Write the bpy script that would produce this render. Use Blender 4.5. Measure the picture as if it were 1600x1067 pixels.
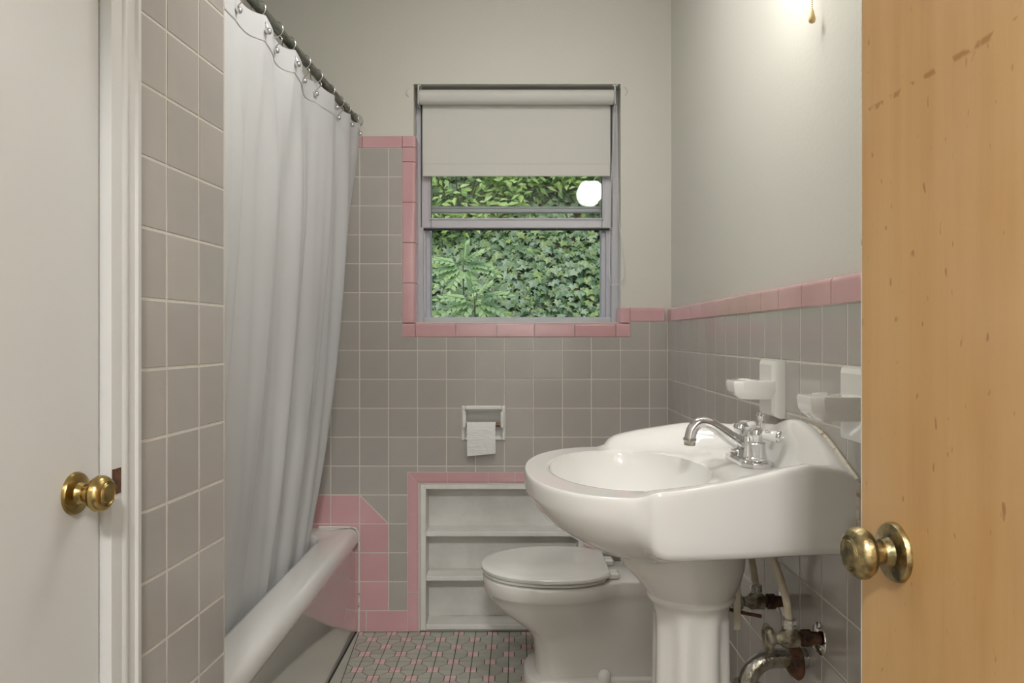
import bpy, math, random
from mathutils import Vector, Matrix
random.seed(7)
R = math.radians
for o in list(bpy.data.objects): bpy.data.objects.remove(o)
scene = bpy.context.scene
COL = scene.collection

# ------------------------------------------------------------------ camera, world, exposure
F = 1187.0; H = 1.116; CX = 808.0; CY = 526.5      # focal length in px, eye height, vanishing point
cam_d = bpy.data.cameras.new('camera'); cam = bpy.data.objects.new('camera', cam_d); COL.objects.link(cam)
cam.location = (0, 0, H); cam.rotation_euler = (R(90), 0, 0)
cam_d.sensor_width = 36; cam_d.lens = 36 * F / 1600
cam_d.shift_x = -(CX - 800) / 1600; cam_d.shift_y = -(533.5 - CY) / 1600
cam_d.clip_start = 0.02
scene.camera = cam
w = bpy.data.worlds.new('world'); scene.world = w; w.use_nodes = True
wn = w.node_tree; bg = wn.nodes['Background']
sky = wn.nodes.new('ShaderNodeTexSky'); sky.sky_type = 'NISHITA'; sky.sun_disc = False
sky.sun_elevation = R(55); sky.sun_rotation = R(200); sky.air_density = 1.2; sky.dust_density = 4.0
wn.links.new(sky.outputs[0], bg.inputs[0]); bg.inputs[1].default_value = 0.34
scene.view_settings.view_transform = 'Standard'; scene.view_settings.look = 'None'
scene.view_settings.exposure = 0.0; scene.view_settings.gamma = 1.0
scene.view_settings.use_curve_mapping = False
GLOBE_STRENGTH = 19.0
HALL_FILL_STRENGTH = 215.0
ROOM_FILL_STRENGTH = 21.5

def P(x, y, Z):            # photo pixel at a given depth -> world point
    return Vector(((x - CX) / F * Z, Z, H - (y - CY) / F * Z))

# ------------------------------------------------------------------ materials
def mat(name, c, rough=0.5, metal=0.0, c2=None, nscale=8.0, nstretch=(1, 1, 1), ncut=(0.35, 0.65), bump=0.0, bscale=60.0,
        coat=0.0, rnd=0.0, emit=None, sss=0.0, trans=0.0, spec=0.5):
    m = bpy.data.materials.new(name); m.use_nodes = True
    nt = m.node_tree; b = nt.nodes['Principled BSDF']
    b.inputs['Roughness'].default_value = rough; b.inputs['Metallic'].default_value = metal
    b.inputs['Coat Weight'].default_value = coat; b.inputs['Coat Roughness'].default_value = 0.05
    b.inputs['Specular IOR Level'].default_value = spec
    b.inputs['Base Color'].default_value = (*c, 1)
    if trans: b.inputs['Transmission Weight'].default_value = trans
    tc = nt.nodes.new('ShaderNodeTexCoord'); mp = nt.nodes.new('ShaderNodeMapping'); mp.inputs['Scale'].default_value = nstretch
    nt.links.new(tc.outputs['Object'], mp.inputs[0])
    last = None
    if c2 is not None:
        n = nt.nodes.new('ShaderNodeTexNoise'); n.inputs['Scale'].default_value = nscale; n.inputs['Detail'].default_value = 6
        nt.links.new(mp.outputs[0], n.inputs['Vector'])
        cr = nt.nodes.new('ShaderNodeValToRGB')
        cr.color_ramp.elements[0].position = ncut[0]; cr.color_ramp.elements[1].position = ncut[1]
        cr.color_ramp.elements[0].color = (*c, 1); cr.color_ramp.elements[1].color = (*c2, 1)
        nt.links.new(n.outputs['Fac'], cr.inputs[0]); last = cr.outputs[0]
        nt.links.new(last, b.inputs['Base Color'])
    if rnd:
        oi = nt.nodes.new('ShaderNodeObjectInfo'); mr = nt.nodes.new('ShaderNodeMapRange')
        mr.inputs['To Min'].default_value = 1 - rnd; mr.inputs['To Max'].default_value = 1 + rnd
        nt.links.new(oi.outputs['Random'], mr.inputs['Value'])
        hs = nt.nodes.new('ShaderNodeHueSaturation'); hs.inputs['Color'].default_value = (*c, 1)
        if last: nt.links.new(last, hs.inputs['Color'])
        nt.links.new(mr.outputs[0], hs.inputs['Value']); nt.links.new(hs.outputs[0], b.inputs['Base Color'])
    if bump:
        n2 = nt.nodes.new('ShaderNodeTexNoise'); n2.inputs['Scale'].default_value = bscale; n2.inputs['Detail'].default_value = 3
        nt.links.new(mp.outputs[0], n2.inputs['Vector'])
        bp = nt.nodes.new('ShaderNodeBump'); bp.inputs['Strength'].default_value = bump; bp.inputs['Distance'].default_value = 0.004
        nt.links.new(n2.outputs['Fac'], bp.inputs['Height']); nt.links.new(bp.outputs[0], b.inputs['Normal'])
    if emit:
        b.inputs['Emission Color'].default_value = (*emit[0], 1); b.inputs['Emission Strength'].default_value = emit[1]
    return m

M = {}
M['plaster'] = mat('plaster', (.70, .69, .625), .55, bump=.12, bscale=90)
M['ceiling'] = mat('ceiling_paint', (.8, .79, .75), .7, bump=.1)
M['hall'] = mat('hall_paint', (.78, .77, .74), .6)
M['white_paint'] = mat('white_gloss_paint', (.69, .695, .68), .38, bump=.10, bscale=45)
M['shelf_paint'] = mat('chipped_white_paint', (.80, .79, .755), .5, c2=(.70, .69, .65), nscale=9, bump=.5, bscale=40)
M['tile'] = mat('grey_glazed_tile', (.435, .405, .375), .17, c2=(.465, .445, .415), nscale=5, rnd=.045, bump=.05, bscale=14, coat=.25)
M['pink'] = mat('pink_glazed_tile', (.63, .36, .38), .16, c2=(.67, .405, .42), nscale=6, rnd=.035, bump=.05, bscale=16, coat=.25)
M['grout'] = mat('pale_grout', (.66, .62, .56), .85, bump=.3, bscale=200)
M['caulk'] = mat('old_caulk', (.70, .66, .55), .7, c2=(.42, .27, .15), nscale=60, ncut=(.5, .68), bump=.8, bscale=150)
M['bead'] = mat('white_caulk', (.75, .73, .69), .6, c2=(.25, .2, .17), nscale=30, ncut=(.62, .7), bump=.6, bscale=100)
M['floor_grout'] = mat('dark_floor_grout', (.028, .024, .02), .9)
M['floor_grey'] = mat('grey_green_floor_tile', (.40, .40, .345), .4, c2=(.46, .455, .395), nscale=10, rnd=.09)
M['floor_pink'] = mat('pink_floor_tile', (.70, .47, .46), .4, c2=(.74, .53, .51), nscale=10, rnd=.08)
M['porcelain'] = mat('white_porcelain', (.80, .79, .76), .07, coat=.5)
M['porcelain2'] = mat('toilet_porcelain', (.765, .745, .70), .10, coat=.4)
M['seat'] = mat('white_seat_enamel', (.80, .795, .755), .18, bump=.03, bscale=12)
M['tub'] = mat('white_tub_enamel', (.77, .765, .735), .06, coat=.6)
M['ceramic'] = mat('white_ceramic', (.83, .82, .785), .10, coat=.4)
M['chrome'] = mat('chrome', (.74, .74, .75), .10, 1.0)
M['chrome_worn'] = mat('worn_chrome', (.60, .59, .57), .2, 1.0, c2=(.28, .25, .16), nscale=22, ncut=(.5, .68), bump=.4, bscale=120)
M['grime'] = mat('corroded_brass_valve', (.40, .36, .27), .55, .55, c2=(.10, .075, .045), nscale=45, ncut=(.42, .6), bump=.9, bscale=120)
M['rust'] = mat('rusted_iron', (.20, .095, .05), .8, .2, c2=(.05, .03, .022), nscale=40, bump=.9, bscale=120)
M['brass'] = mat('tarnished_brass', (.56, .42, .17), .26, 1.0, c2=(.32, .22, .075), nscale=18, bump=.12, bscale=60)
M['brass_dark'] = mat('dark_tarnished_brass', (.47, .37, .19), .36, 1.0, c2=(.13, .12, .07), nscale=70, ncut=(.4, .62), bump=.3, bscale=90)
M['rod'] = mat('mottled_corroded_rod', (.10, .105, .085), .45, .5, c2=(.24, .25, .21), nscale=60, nstretch=(1, .35, 1), bump=.6, bscale=120)
M['hose'] = mat('cream_hose', (.62, .56, .43), .5, c2=(.45, .38, .26), nscale=25)
M['alu'] = mat('pale_window_aluminium', (.56, .56, .60), .4, .15)
M['dark'] = mat('dark_gasket', (.03, .03, .03), .8)
M['blind'] = mat('blind_fabric', (.71, .70, .66), .85, bump=.1, bscale=400)
M['hook'] = mat('clear_plastic', (.72, .71, .66), .2)
M['paper'] = mat('tissue_paper', (.83, .83, .81), .95, bump=.9, bscale=120, nstretch=(.35, 1, 1))
M['wood_roller'] = mat('brown_wooden_roller', (.22, .105, .035), .4)
M['wood_pull'] = mat('varnished_wood_pull', (.72, .52, .24), .35)
M['ground'] = mat('leaf_litter_soil', (.055, .04, .022), .95, c2=(.13, .085, .045), nscale=9, bump=1)
M['stem'] = mat('green_stem', (.12, .14, .05), .7)
M['globe'] = mat('lit_opal_glass', (.9, .9, .88), .3, emit=((1.0, .965, .91), GLOBE_STRENGTH))
M['hall_fill'] = mat('hall_fill_glow', (.9, .9, .88), .3, emit=((1.0, .98, .955), HALL_FILL_STRENGTH))  # glow of the fill light added in the hall

M['room_fill'] = mat('room_fill_glow', (.9, .9, .88), .3, emit=((1.0, .98, .945), ROOM_FILL_STRENGTH))  # glow of the unseen fill added on the bathroom ceiling

def cloth():
    m = bpy.data.materials.new('white_curtain_cloth'); m.use_nodes = True; nt = m.node_tree
    b = nt.nodes['Principled BSDF']; b.inputs['Base Color'].default_value = (.76, .77, .785, 1); b.inputs['Roughness'].default_value = .7
    t = nt.nodes.new('ShaderNodeBsdfTranslucent'); t.inputs[0].default_value = (.8, .8, .8, 1)
    mx = nt.nodes.new('ShaderNodeMixShader'); mx.inputs[0].default_value = .22
    nt.links.new(b.outputs[0], mx.inputs[1]); nt.links.new(t.outputs[0], mx.inputs[2])
    nt.links.new(mx.outputs[0], nt.nodes['Material Output'].inputs[0])
    tc = nt.nodes.new('ShaderNodeTexCoord'); n = nt.nodes.new('ShaderNodeTexNoise'); n.inputs['Scale'].default_value = 14; n.inputs['Detail'].default_value = 4
    bp = nt.nodes.new('ShaderNodeBump'); bp.inputs['Strength'].default_value = .25; bp.inputs['Distance'].default_value = .006
    nt.links.new(tc.outputs['Object'], n.inputs['Vector']); nt.links.new(n.outputs['Fac'], bp.inputs['Height']); nt.links.new(bp.outputs[0], b.inputs['Normal'])
    return m
M['cloth'] = cloth()

def pane_glass():
    m = bpy.data.materials.new('window_glass'); m.use_nodes = True; nt = m.node_tree
    nt.nodes.remove(nt.nodes['Principled BSDF'])
    t = nt.nodes.new('ShaderNodeBsdfTransparent'); t.inputs[0].default_value = (.96, .98, .97, 1)
    g = nt.nodes.new('ShaderNodeBsdfGlossy'); g.inputs['Roughness'].default_value = .02
    fr = nt.nodes.new('ShaderNodeFresnel'); fr.inputs[0].default_value = 1.55
    mx = nt.nodes.new('ShaderNodeMixShader')
    nt.links.new(fr.outputs[0], mx.inputs[0]); nt.links.new(t.outputs[0], mx.inputs[1]); nt.links.new(g.outputs[0], mx.inputs[2])
    nt.links.new(mx.outputs[0], nt.nodes['Material Output'].inputs[0])
    return m
M['glass'] = pane_glass()

def leaf_mat(name, cols, rough=.45):
    m = bpy.data.materials.new(name); m.use_nodes = True; nt = m.node_tree; b = nt.nodes['Principled BSDF']
    b.inputs['Roughness'].default_value = rough
    oi = nt.nodes.new('ShaderNodeObjectInfo'); ge = nt.nodes.new('ShaderNodeNewGeometry')
    ad = nt.nodes.new('ShaderNodeMath'); ad.operation = 'ADD'; fr = nt.nodes.new('ShaderNodeMath'); fr.operation = 'FRACT'
    nt.links.new(oi.outputs['Random'], ad.inputs[0]); nt.links.new(ge.outputs['Random Per Island'], ad.inputs[1]); nt.links.new(ad.outputs[0], fr.inputs[0])
    cr = nt.nodes.new('ShaderNodeValToRGB'); e = cr.color_ramp.elements
    e[0].color = (*cols[0], 1); e[1].color = (*cols[-1], 1)
    for i, c in enumerate(cols[1:-1]):
        k = e.new((i + 1) / (len(cols) - 1)); k.color = (*c, 1)
    nt.links.new(fr.outputs[0], cr.inputs[0]); nt.links.new(cr.outputs[0], b.inputs['Base Color'])
    t = nt.nodes.new('ShaderNodeBsdfTranslucent'); nt.links.new(cr.outputs[0], t.inputs[0])
    mx = nt.nodes.new('ShaderNodeMixShader'); mx.inputs[0].default_value = .3
    nt.links.new(b.outputs[0], mx.inputs[1]); nt.links.new(t.outputs[0], mx.inputs[2]); nt.links.new(mx.outputs[0], nt.nodes['Material Output'].inputs[0])
    return m
M['ivy'] = leaf_mat('ivy_leaf', [(.075, .145, .065), (.11, .20, .09), (.15, .25, .135), (.24, .34, .23), (.21, .32, .09), (.10, .18, .08)])
M['shrub'] = leaf_mat('bright_shrub_leaf', [(.32, .48, .12), (.42, .58, .20), (.26, .44, .14), (.52, .62, .30)])
M['pinnate'] = leaf_mat('pale_pinnate_leaf', [(.24, .40, .17), (.30, .46, .22), (.27, .43, .16)])

# wooden door: honey wood with vertical grain, small dark nicks and a slanting row of brown scuffs (fixed to the door)
def door_wood():
    m = bpy.data.materials.new('honey_varnished_wood'); m.use_nodes = True; nt = m.node_tree; b = nt.nodes['Principled BSDF']
    b.inputs['Roughness'].default_value = .42
    N = nt.nodes.new; L = nt.links.new
    tc = N('ShaderNodeTexCoord')
    mp = N('ShaderNodeMapping'); mp.inputs['Scale'].default_value = (9, 9, .7); L(tc.outputs['Object'], mp.inputs[0])
    n = N('ShaderNodeTexNoise'); n.inputs['Scale'].default_value = 1.6; n.inputs['Detail'].default_value = 8; n.inputs['Roughness'].default_value = .6; L(mp.outputs[0], n.inputs['Vector'])
    cr = N('ShaderNodeValToRGB'); e = cr.color_ramp.elements
    e[0].position = .3; e[0].color = (.52, .29, .105, 1); e[1].position = .72; e[1].color = (.66, .43, .19, 1)
    k = e.new(.5); k.color = (.60, .36, .145, 1)
    L(n.outputs['Fac'], cr.inputs[0])
    big = N('ShaderNodeTexNoise'); big.inputs['Scale'].default_value = 5; big.inputs['Detail'].default_value = 2; L(tc.outputs['Object'], big.inputs['Vector'])
    mb = N('ShaderNodeMixRGB'); mb.blend_type = 'MIX'; mb.inputs[2].default_value = (.64, .42, .22, 1)
    mrr = N('ShaderNodeMapRange'); mrr.inputs['From Min'].default_value = .4; mrr.inputs['From Max'].default_value = .7; mrr.inputs['To Max'].default_value = .6
    L(big.outputs['Fac'], mrr.inputs['Value']); L(mrr.outputs[0], mb.inputs[0]); L(cr.outputs[0], mb.inputs[1])
    # nicks
    mp2 = N('ShaderNodeMapping'); mp2.inputs['Scale'].default_value = (1.6, 1, .7); L(tc.outputs['Object'], mp2.inputs[0])
    vo = N('ShaderNodeTexNoise'); vo.inputs['Scale'].default_value = 75; vo.inputs['Detail'].default_value = 1; L(mp2.outputs[0], vo.inputs['Vector'])
    vr = N('ShaderNodeMapRange'); vr.inputs['From Min'].default_value = .70; vr.inputs['From Max'].default_value = .76; vr.inputs['To Max'].default_value = .55; L(vo.outputs['Fac'], vr.inputs['Value'])
    mk = N('ShaderNodeMixRGB'); mk.inputs[2].default_value = (.22, .09, .02, 1); L(vr.outputs[0], mk.inputs[0]); L(mb.outputs[0], mk.inputs[1])
    # slanting scuffs: z = 1.345 + .19 * x
    sx = N('ShaderNodeSeparateXYZ'); L(tc.outputs['Object'], sx.inputs[0])
    ma = N('ShaderNodeMath'); ma.operation = 'MULTIPLY_ADD'; ma.inputs[1].default_value = -.04; ma.inputs[2].default_value = -1.346
    L(sx.outputs[0], ma.inputs[0])
    ab = N('ShaderNodeMath'); ab.operation = 'ADD'; L(ma.outputs[0], ab.inputs[0]); L(sx.outputs[2], ab.inputs[1])
    aa = N('ShaderNodeMath'); aa.operation = 'ABSOLUTE'; L(ab.outputs[0], aa.inputs[0])
    band = N('ShaderNodeMapRange'); band.inputs['From Min'].default_value = .0015; band.inputs['From Max'].default_value = .004; band.inputs['To Min'].default_value = 1; band.inputs['To Max'].default_value = 0
    L(aa.outputs[0], band.inputs['Value'])
    nn = N('ShaderNodeTexNoise'); nn.inputs['Scale'].default_value = 55; L(tc.outputs['Object'], nn.inputs['Vector'])
    nr = N('ShaderNodeMapRange'); nr.inputs['From Min'].default_value = .52; nr.inputs['From Max'].default_value = .58; nr.inputs['To Max'].default_value = .8; L(nn.outputs['Fac'], nr.inputs['Value'])
    mu = N('ShaderNodeMath'); mu.operation = 'MULTIPLY'; L(band.outputs[0], mu.inputs[0]); L(nr.outputs[0], mu.inputs[1])
    ms = N('ShaderNodeMixRGB'); ms.inputs[2].default_value = (.36, .17, .04, 1); L(mu.outputs[0], ms.inputs[0]); L(mk.outputs[0], ms.inputs[1])
    L(ms.outputs[0], b.inputs['Base Color'])
    bp = N('ShaderNodeBump'); bp.inputs['Strength'].default_value = .08; L(n.outputs['Fac'], bp.inputs['Height']); L(bp.outputs[0], b.inputs['Normal'])
    return m
M['door_wood'] = door_wood()

# ------------------------------------------------------------------ object helpers
def link(o, parent=None):
    COL.objects.link(o)
    if parent is not None: o.parent = parent
    return o
def tag(o, label, cat=None, group=None, kind=None):
    if label: o['label'] = label
    if cat: o['category'] = cat
    if group: o['group'] = group
    if kind: o['kind'] = kind
    return o
def mesh(name, vs, fs, m, smooth=None):
    me = bpy.data.meshes.new(name); me.from_pydata([tuple(v) for v in vs], [], fs); me.update()
    for mm in (m if isinstance(m, (list, tuple)) else [m]): me.materials.append(mm)
    if smooth is not None:
        me.polygons.foreach_set('use_smooth', [True] * len(me.polygons)); me.set_sharp_from_angle(angle=R(smooth))
    return me
def empty(name, loc=(0, 0, 0)):
    o = bpy.data.objects.new(name, None); o.location = loc; o.empty_display_size = .05
    return link(o)
class MB:
    """collects geometry in world coordinates; build() links it as one mesh object"""
    def __init__(s): s.v = []; s.f = []
    def add(s, vs, fs):
        k = len(s.v); s.v += [Vector(v) for v in vs]; s.f += [tuple(i + k for i in f) for f in fs]; return s
    def box(s, a, b, ch=0.0):
        (x0, y0, z0), (x1, y1, z1) = a, b
        if x0 > x1: x0, x1 = x1, x0
        if y0 > y1: y0, y1 = y1, y0
        if z0 > z1: z0, z1 = z1, z0
        if ch <= 0:
            vs = [(x, y, z) for z in (z0, z1) for y in (y0, y1) for x in (x0, x1)]
            return s.add(vs, [(0, 2, 3, 1), (4, 5, 7, 6), (0, 1, 5, 4), (2, 6, 7, 3), (0, 4, 6, 2), (1, 3, 7, 5)])
        c = min(ch, (x1 - x0) / 2.01, (y1 - y0) / 2.01, (z1 - z0) / 2.01)
        # chamfered box: three verts per corner
        vs = []; idx = {}
        for i, x in enumerate((x0, x1)):
            for j, y in enumerate((y0, y1)):
                for k, z in enumerate((z0, z1)):
                    xi = x + (c if i == 0 else -c); yi = y + (c if j == 0 else -c); zi = z + (c if k == 0 else -c)
                    idx[i, j, k] = len(vs); vs += [(x, yi, zi), (xi, y, zi), (xi, yi, z)]
        fs = []
        A = lambda i, j, k, a: idx[i, j, k] + a
        for i in (0, 1):
            q = [A(i, 0, 0, 0), A(i, 1, 0, 0), A(i, 1, 1, 0), A(i, 0, 1, 0)]; fs.append(q if i else q[::-1])
            q = [A(0, i, 0, 1), A(0, i, 1, 1), A(1, i, 1, 1), A(1, i, 0, 1)]; fs.append(q if i else q[::-1])
            q = [A(0, 0, i, 2), A(1, 0, i, 2), A(1, 1, i, 2), A(0, 1, i, 2)]; fs.append(q if i else q[::-1])
        for a in (0, 1):
            for b_ in (0, 1):
                q = [A(a, b_, 0, 0), A(a, b_, 1, 0), A(a, b_, 1, 1), A(a, b_, 0, 1)]; fs.append(q if (a == b_) else q[::-1])
                q = [A(a, 0, b_, 0), A(a, 1, b_, 0), A(a, 1, b_, 2), A(a, 0, b_, 2)]; fs.append(q if (a != b_) else q[::-1])
                q = [A(0, a, b_, 1), A(1, a, b_, 1), A(1, a, b_, 2), A(0, a, b_, 2)]; fs.append(q if (a == b_) else q[::-1])
        for i in (0, 1):
            for j in (0, 1):
                for k in (0, 1):
                    q = [A(i, j, k, 0), A(i, j, k, 1), A(i, j, k, 2)]; fs.append(q if (i + j + k) % 2 else q[::-1])
        return s.add(vs, fs)
    def rings(s, rs, cap0=True, cap1=True, closed=True):
        n = len(rs[0]); vs = [p for r in rs for p in r]; fs = []
        for a in range(len(rs) - 1):
            for i in range(n if closed else n - 1):
                j = (i + 1) % n
                fs.append((a * n + i, a * n + j, (a + 1) * n + j, (a + 1) * n + i))
        if cap0: fs.append(tuple(range(n))[::-1])
        if cap1: fs.append(tuple((len(rs) - 1) * n + i for i in range(n)))
        return s.add(vs, fs)
    def lathe(s, o, axis, prof, n=32, cap0=True, cap1=True, mod=None):
        """prof: (distance along axis, radius)"""
        o = Vector(o); ax = Vector(axis).normalized()
        t = Vector((0, 0, 1)) if abs(ax.z) < .9 else Vector((1, 0, 0))
        e1 = ax.cross(t).normalized(); e2 = ax.cross(e1)
        rs = []
        for d, r in prof:
            rs.append([o + ax * d + (e1 * math.cos(2 * math.pi * i / n) + e2 * math.sin(2 * math.pi * i / n)) * max(r, 1e-5) * (mod(2 * math.pi * i / n, d) if mod else 1) for i in range(n)])
        return s.rings(rs, cap0, cap1)
    def tube(s, pts, rad, n=14, steps=6, scale2=None):
        pts = [Vector(p) for p in pts]; m = len(pts)
        rad = rad if isinstance(rad, (list, tuple)) else [rad] * m
        path = []; rr = []
        for i in range(m - 1):
            p0 = pts[max(i - 1, 0)]; p1 = pts[i]; p2 = pts[i + 1]; p3 = pts[min(i + 2, m - 1)]
            for k in range(steps):
                t = k / steps
                path.append(.5 * ((2 * p1) + (p2 - p0) * t + (2 * p0 - 5 * p1 + 4 * p2 - p3) * t * t + (-p0 + 3 * p1 - 3 * p2 + p3) * t ** 3)); rr.append(rad[i] + (rad[i + 1] - rad[i]) * t)
        path.append(pts[-1]); rr.append(rad[-1])
        tan = (path[1] - path[0]).normalized(); up = Vector((0, 0, 1)) if abs(tan.z) < .9 else Vector((1, 0, 0))
        e1 = tan.cross(up).normalized(); rs = []
        for i, p in enumerate(path):
            tn = (path[min(i + 1, len(path) - 1)] - path[max(i - 1, 0)]).normalized()
            e1 = (e1 - tn * e1.dot(tn)).normalized(); e2 = tn.cross(e1)
            rs.append([p + (e1 * math.cos(2 * math.pi * k / n) + e2 * math.sin(2 * math.pi * k / n) * (scale2 or 1)) * rr[i] for k in range(n)])
        return s.rings(rs)
    def torus(s, o, axis, R0, r, n=28, k=8):
        o = Vector(o); ax = Vector(axis).normalized(); t = Vector((0, 0, 1)) if abs(ax.z) < .9 else Vector((1, 0, 0))
        e1 = ax.cross(t).normalized(); e2 = ax.cross(e1); rs = []
        for i in range(n + 1):
            a = 2 * math.pi * i / n; d = e1 * math.cos(a) + e2 * math.sin(a)
            rs.append([o + d * (R0 + r * math.cos(2 * math.pi * j / k)) + ax * r * math.sin(2 * math.pi * j / k) for j in range(k)])
        return s.rings(rs, False, False)
    def sphere(s, o, r, n=18, sq=(1, 1, 1)):
        rs = []
        for i in range(n // 2 + 1):
            a = math.pi * i / (n // 2); rr = max(math.sin(a), 1e-4) * r
            rs.append([Vector(o) + Vector((rr * math.cos(2 * math.pi * j / n) * sq[0], rr * math.sin(2 * math.pi * j / n) * sq[1], -math.cos(a) * r * sq[2])) for j in range(n)])
        return s.rings(rs)
    def build(s, name, m, parent=None, smooth=None, frame=None):
        base = Vector((0, 0, 0))
        if parent is not None and parent.type == 'EMPTY' and frame is None: base = parent.matrix_basis.translation
        q = parent
        while frame is None and q is not None and q.parent is not None:
            q = q.parent; base = base + q.matrix_basis.translation
        o = bpy.data.objects.new(name, mesh(name, [v - base for v in s.v], s.f, m, smooth))
        if frame is not None: o.matrix_basis = frame
        return link(o, parent)
def struct(o): o['kind'] = 'structure'; return o
def sstep(a, b, x):
    t = max(0.0, min(1.0, (x - a) / (b - a))); return t * t * (3 - 2 * t)
def interp(tab, x):
    if x <= tab[0][0]: return tab[0][1]
    for (a, fa), (b, fb) in zip(tab, tab[1:]):
        if x <= b:
            t = (x - a) / (b - a); t = t * t * (3 - 2 * t) if False else t
            return fa + (fb - fa) * t
    return tab[-1][1]

# tiles: polygon in (a, b) plane, face at depth 0, body towards +depth; frame maps (a, depth, b)
def inset(poly, d):
    n = len(poly); out = []
    for i in range(n):
        p = Vector(poly[i]); a = (p - Vector(poly[i - 1])).normalized(); b = (Vector(poly[(i + 1) % n]) - p).normalized()
        na = Vector((-a.y, a.x)); nb = Vector((-b.y, b.x)); k = 1 + na.dot(nb)
        out.append(p + (na + nb) * (d / k if k > .05 else d))
    return out
TILE_CACHE = {}
def tile_mesh(poly, m, name, gap=.0021, ch=.0010, depth=.006):
    key = (name, m.name, tuple((round(p[0], 4), round(p[1], 4)) for p in poly))
    if key in TILE_CACHE: return TILE_CACHE[key]
    area = sum(poly[i - 1][0] * poly[i][1] - poly[i][0] * poly[i - 1][1] for i in range(len(poly)))
    if area < 0: poly = poly[::-1]
    o = inset(poly, gap); t = inset(poly, gap + ch); n = len(poly)
    vs = [(p.x, depth, p.y) for p in o] + [(p.x, ch * .8, p.y) for p in o] + [(p.x, 0, p.y) for p in t]
    fs = []
    for a in range(2):
        for i in range(n):
            j = (i + 1) % n; fs.append((a * n + i, a * n + j, (a + 1) * n + j, (a + 1) * n + i))
    fs.append(tuple(2 * n + i for i in range(n)))
    me = mesh(name, vs, fs, m); TILE_CACHE[key] = me
    return me
def put_tile(poly, m, name, parent, frame):
    a0 = min(p[0] for p in poly); b0 = min(p[1] for p in poly)
    me = tile_mesh([(p[0] - a0, p[1] - b0) for p in poly], m, name)
    o = bpy.data.objects.new(name, me); o.matrix_basis = frame @ Matrix.Translation((a0, 0, b0))
    return link(o, parent)
def rect_minus(r, b):
    """r, b = (a0, a1, c0, c1); returns list of polygons"""
    a0, a1, c0, c1 = r; e = .008
    x0, x1, y0, y1 = max(a0, b[0]), min(a1, b[1]), max(c0, b[2]), min(c1, b[3])
    if x1 - x0 <= e or y1 - y0 <= e: return r
    fullx = x0 <= a0 + e and x1 >= a1 - e; fully = y0 <= c0 + e and y1 >= c1 - e
    if fullx and fully: return None
    if fullx: return (a0, a1, y1, c1) if y0 <= c0 + e else (a0, a1, c0, y0)
    if fully: return (x1, a1, c0, c1) if x0 <= a0 + e else (a0, x0, c0, c1)
    L = x0 <= a0 + e; B = y0 <= c0 + e
    if L and B: return [(x1, c0), (a1, c0), (a1, c1), (a0, c1), (a0, y1), (x1, y1)]
    if L: return [(a0, c0), (a1, c0), (a1, c1), (x1, c1), (x1, y0), (a0, y0)]
    if B: return [(a0, c0), (x0, c0), (x0, y1), (a1, y1), (a1, c1), (a0, c1)]
    return [(a0, c0), (a1, c0), (a1, y0), (x0, y0), (x0, c1), (a0, c1)]
def rpoly(r): return [(r[0], r[2]), (r[1], r[2]), (r[1], r[3]), (r[0], r[3])]
def cells(mb, xs, zs, holes, emit):
    for x0, x1 in zip(xs, xs[1:]):
        for z0, z1 in zip(zs, zs[1:]):
            cx, cz = (x0 + x1) / 2, (z0 + z1) / 2
            if any(h[0] < cx < h[1] and h[2] < cz < h[3] for h in holes): continue
            emit(mb, x0, x1, z0, z1)

# ------------------------------------------------------------------ setting: shell
YB = 2.878                 # face of the tiles on the window wall
XR = .571                  # face of the tiles on the sink wall
PITCH = .1095
S = F / YB                 # px per metre on the window wall
def bx(x): return (x - CX) / S
def bz(y): return H - (y - CY) / S
ZC = 2.44
WIN = (-.394, .394, bz(503), bz(129.5))
NICHE = (bx(656), bx(913), .004, bz(756.5))
TPR = (bx(727), bx(784), bz(682.5), bz(640))
wb = MB()
xs = sorted({-1.50, WIN[0], WIN[1], NICHE[0], NICHE[1], TPR[0], TPR[1], .72}); zs = sorted({-.05, NICHE[2], NICHE[3], TPR[2], TPR[3], WIN[2] - .0, WIN[3], ZC})
cells(wb, xs, zs, [WIN, NICHE, TPR], lambda mb, a, b, c, d: mb.box((a, YB + .013, c), (b, YB + .20, d)))
wall_back = struct(wb.build('wall_back', M['plaster']))
wall_right = struct(MB().box((XR + .016, -.05, -.05), (XR + .15, YB + .013, ZC)).build('wall_right', M['plaster']))
struct(MB().box((-1.5, -1.9, ZC), (1.5, YB + .2, ZC + .08)).build('ceiling', M['ceiling']))
floor = struct(MB().box((-1.5, -1.9, -.06), (1.5, YB + .012, -.0035)).build('floor', M['floor_grout']))
# left wall frame: s runs towards the camera from the outer corner, n into the room
OL = Vector((-.555, 1.444, 0)); dl = Vector((-.0669, -.9978, 0)); nl = Vector((.9978, -.0669, 0))
FL = Matrix(((dl.x, nl.x, 0, OL.x), (dl.y, nl.y, 0, OL.y), (0, 0, 1, 0), (0, 0, 0, 1)))
wl = MB()
wl.box((.006, -.135, -.05), (.37, -.013, ZC)); wl.box((.37, -.135, 2.03), (1.10, -.013, ZC)); wl.box((1.10, -.135, -.05), (1.60, -.013, ZC))
wall_left = struct(wl.build('wall_left', M['plaster'], frame=FL))
# alcove walls around the bathtub
wa = MB(); wa.box((-1.50, 1.30, -.05), (-.70, 1.43, ZC)); struct(wa.build('wall_alcove_end', M['plaster']))
struct(MB().box((-1.50, 1.43, -.05), (-1.37, YB + .013, ZC)).build('wall_alcove_side', M['plaster']))
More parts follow.
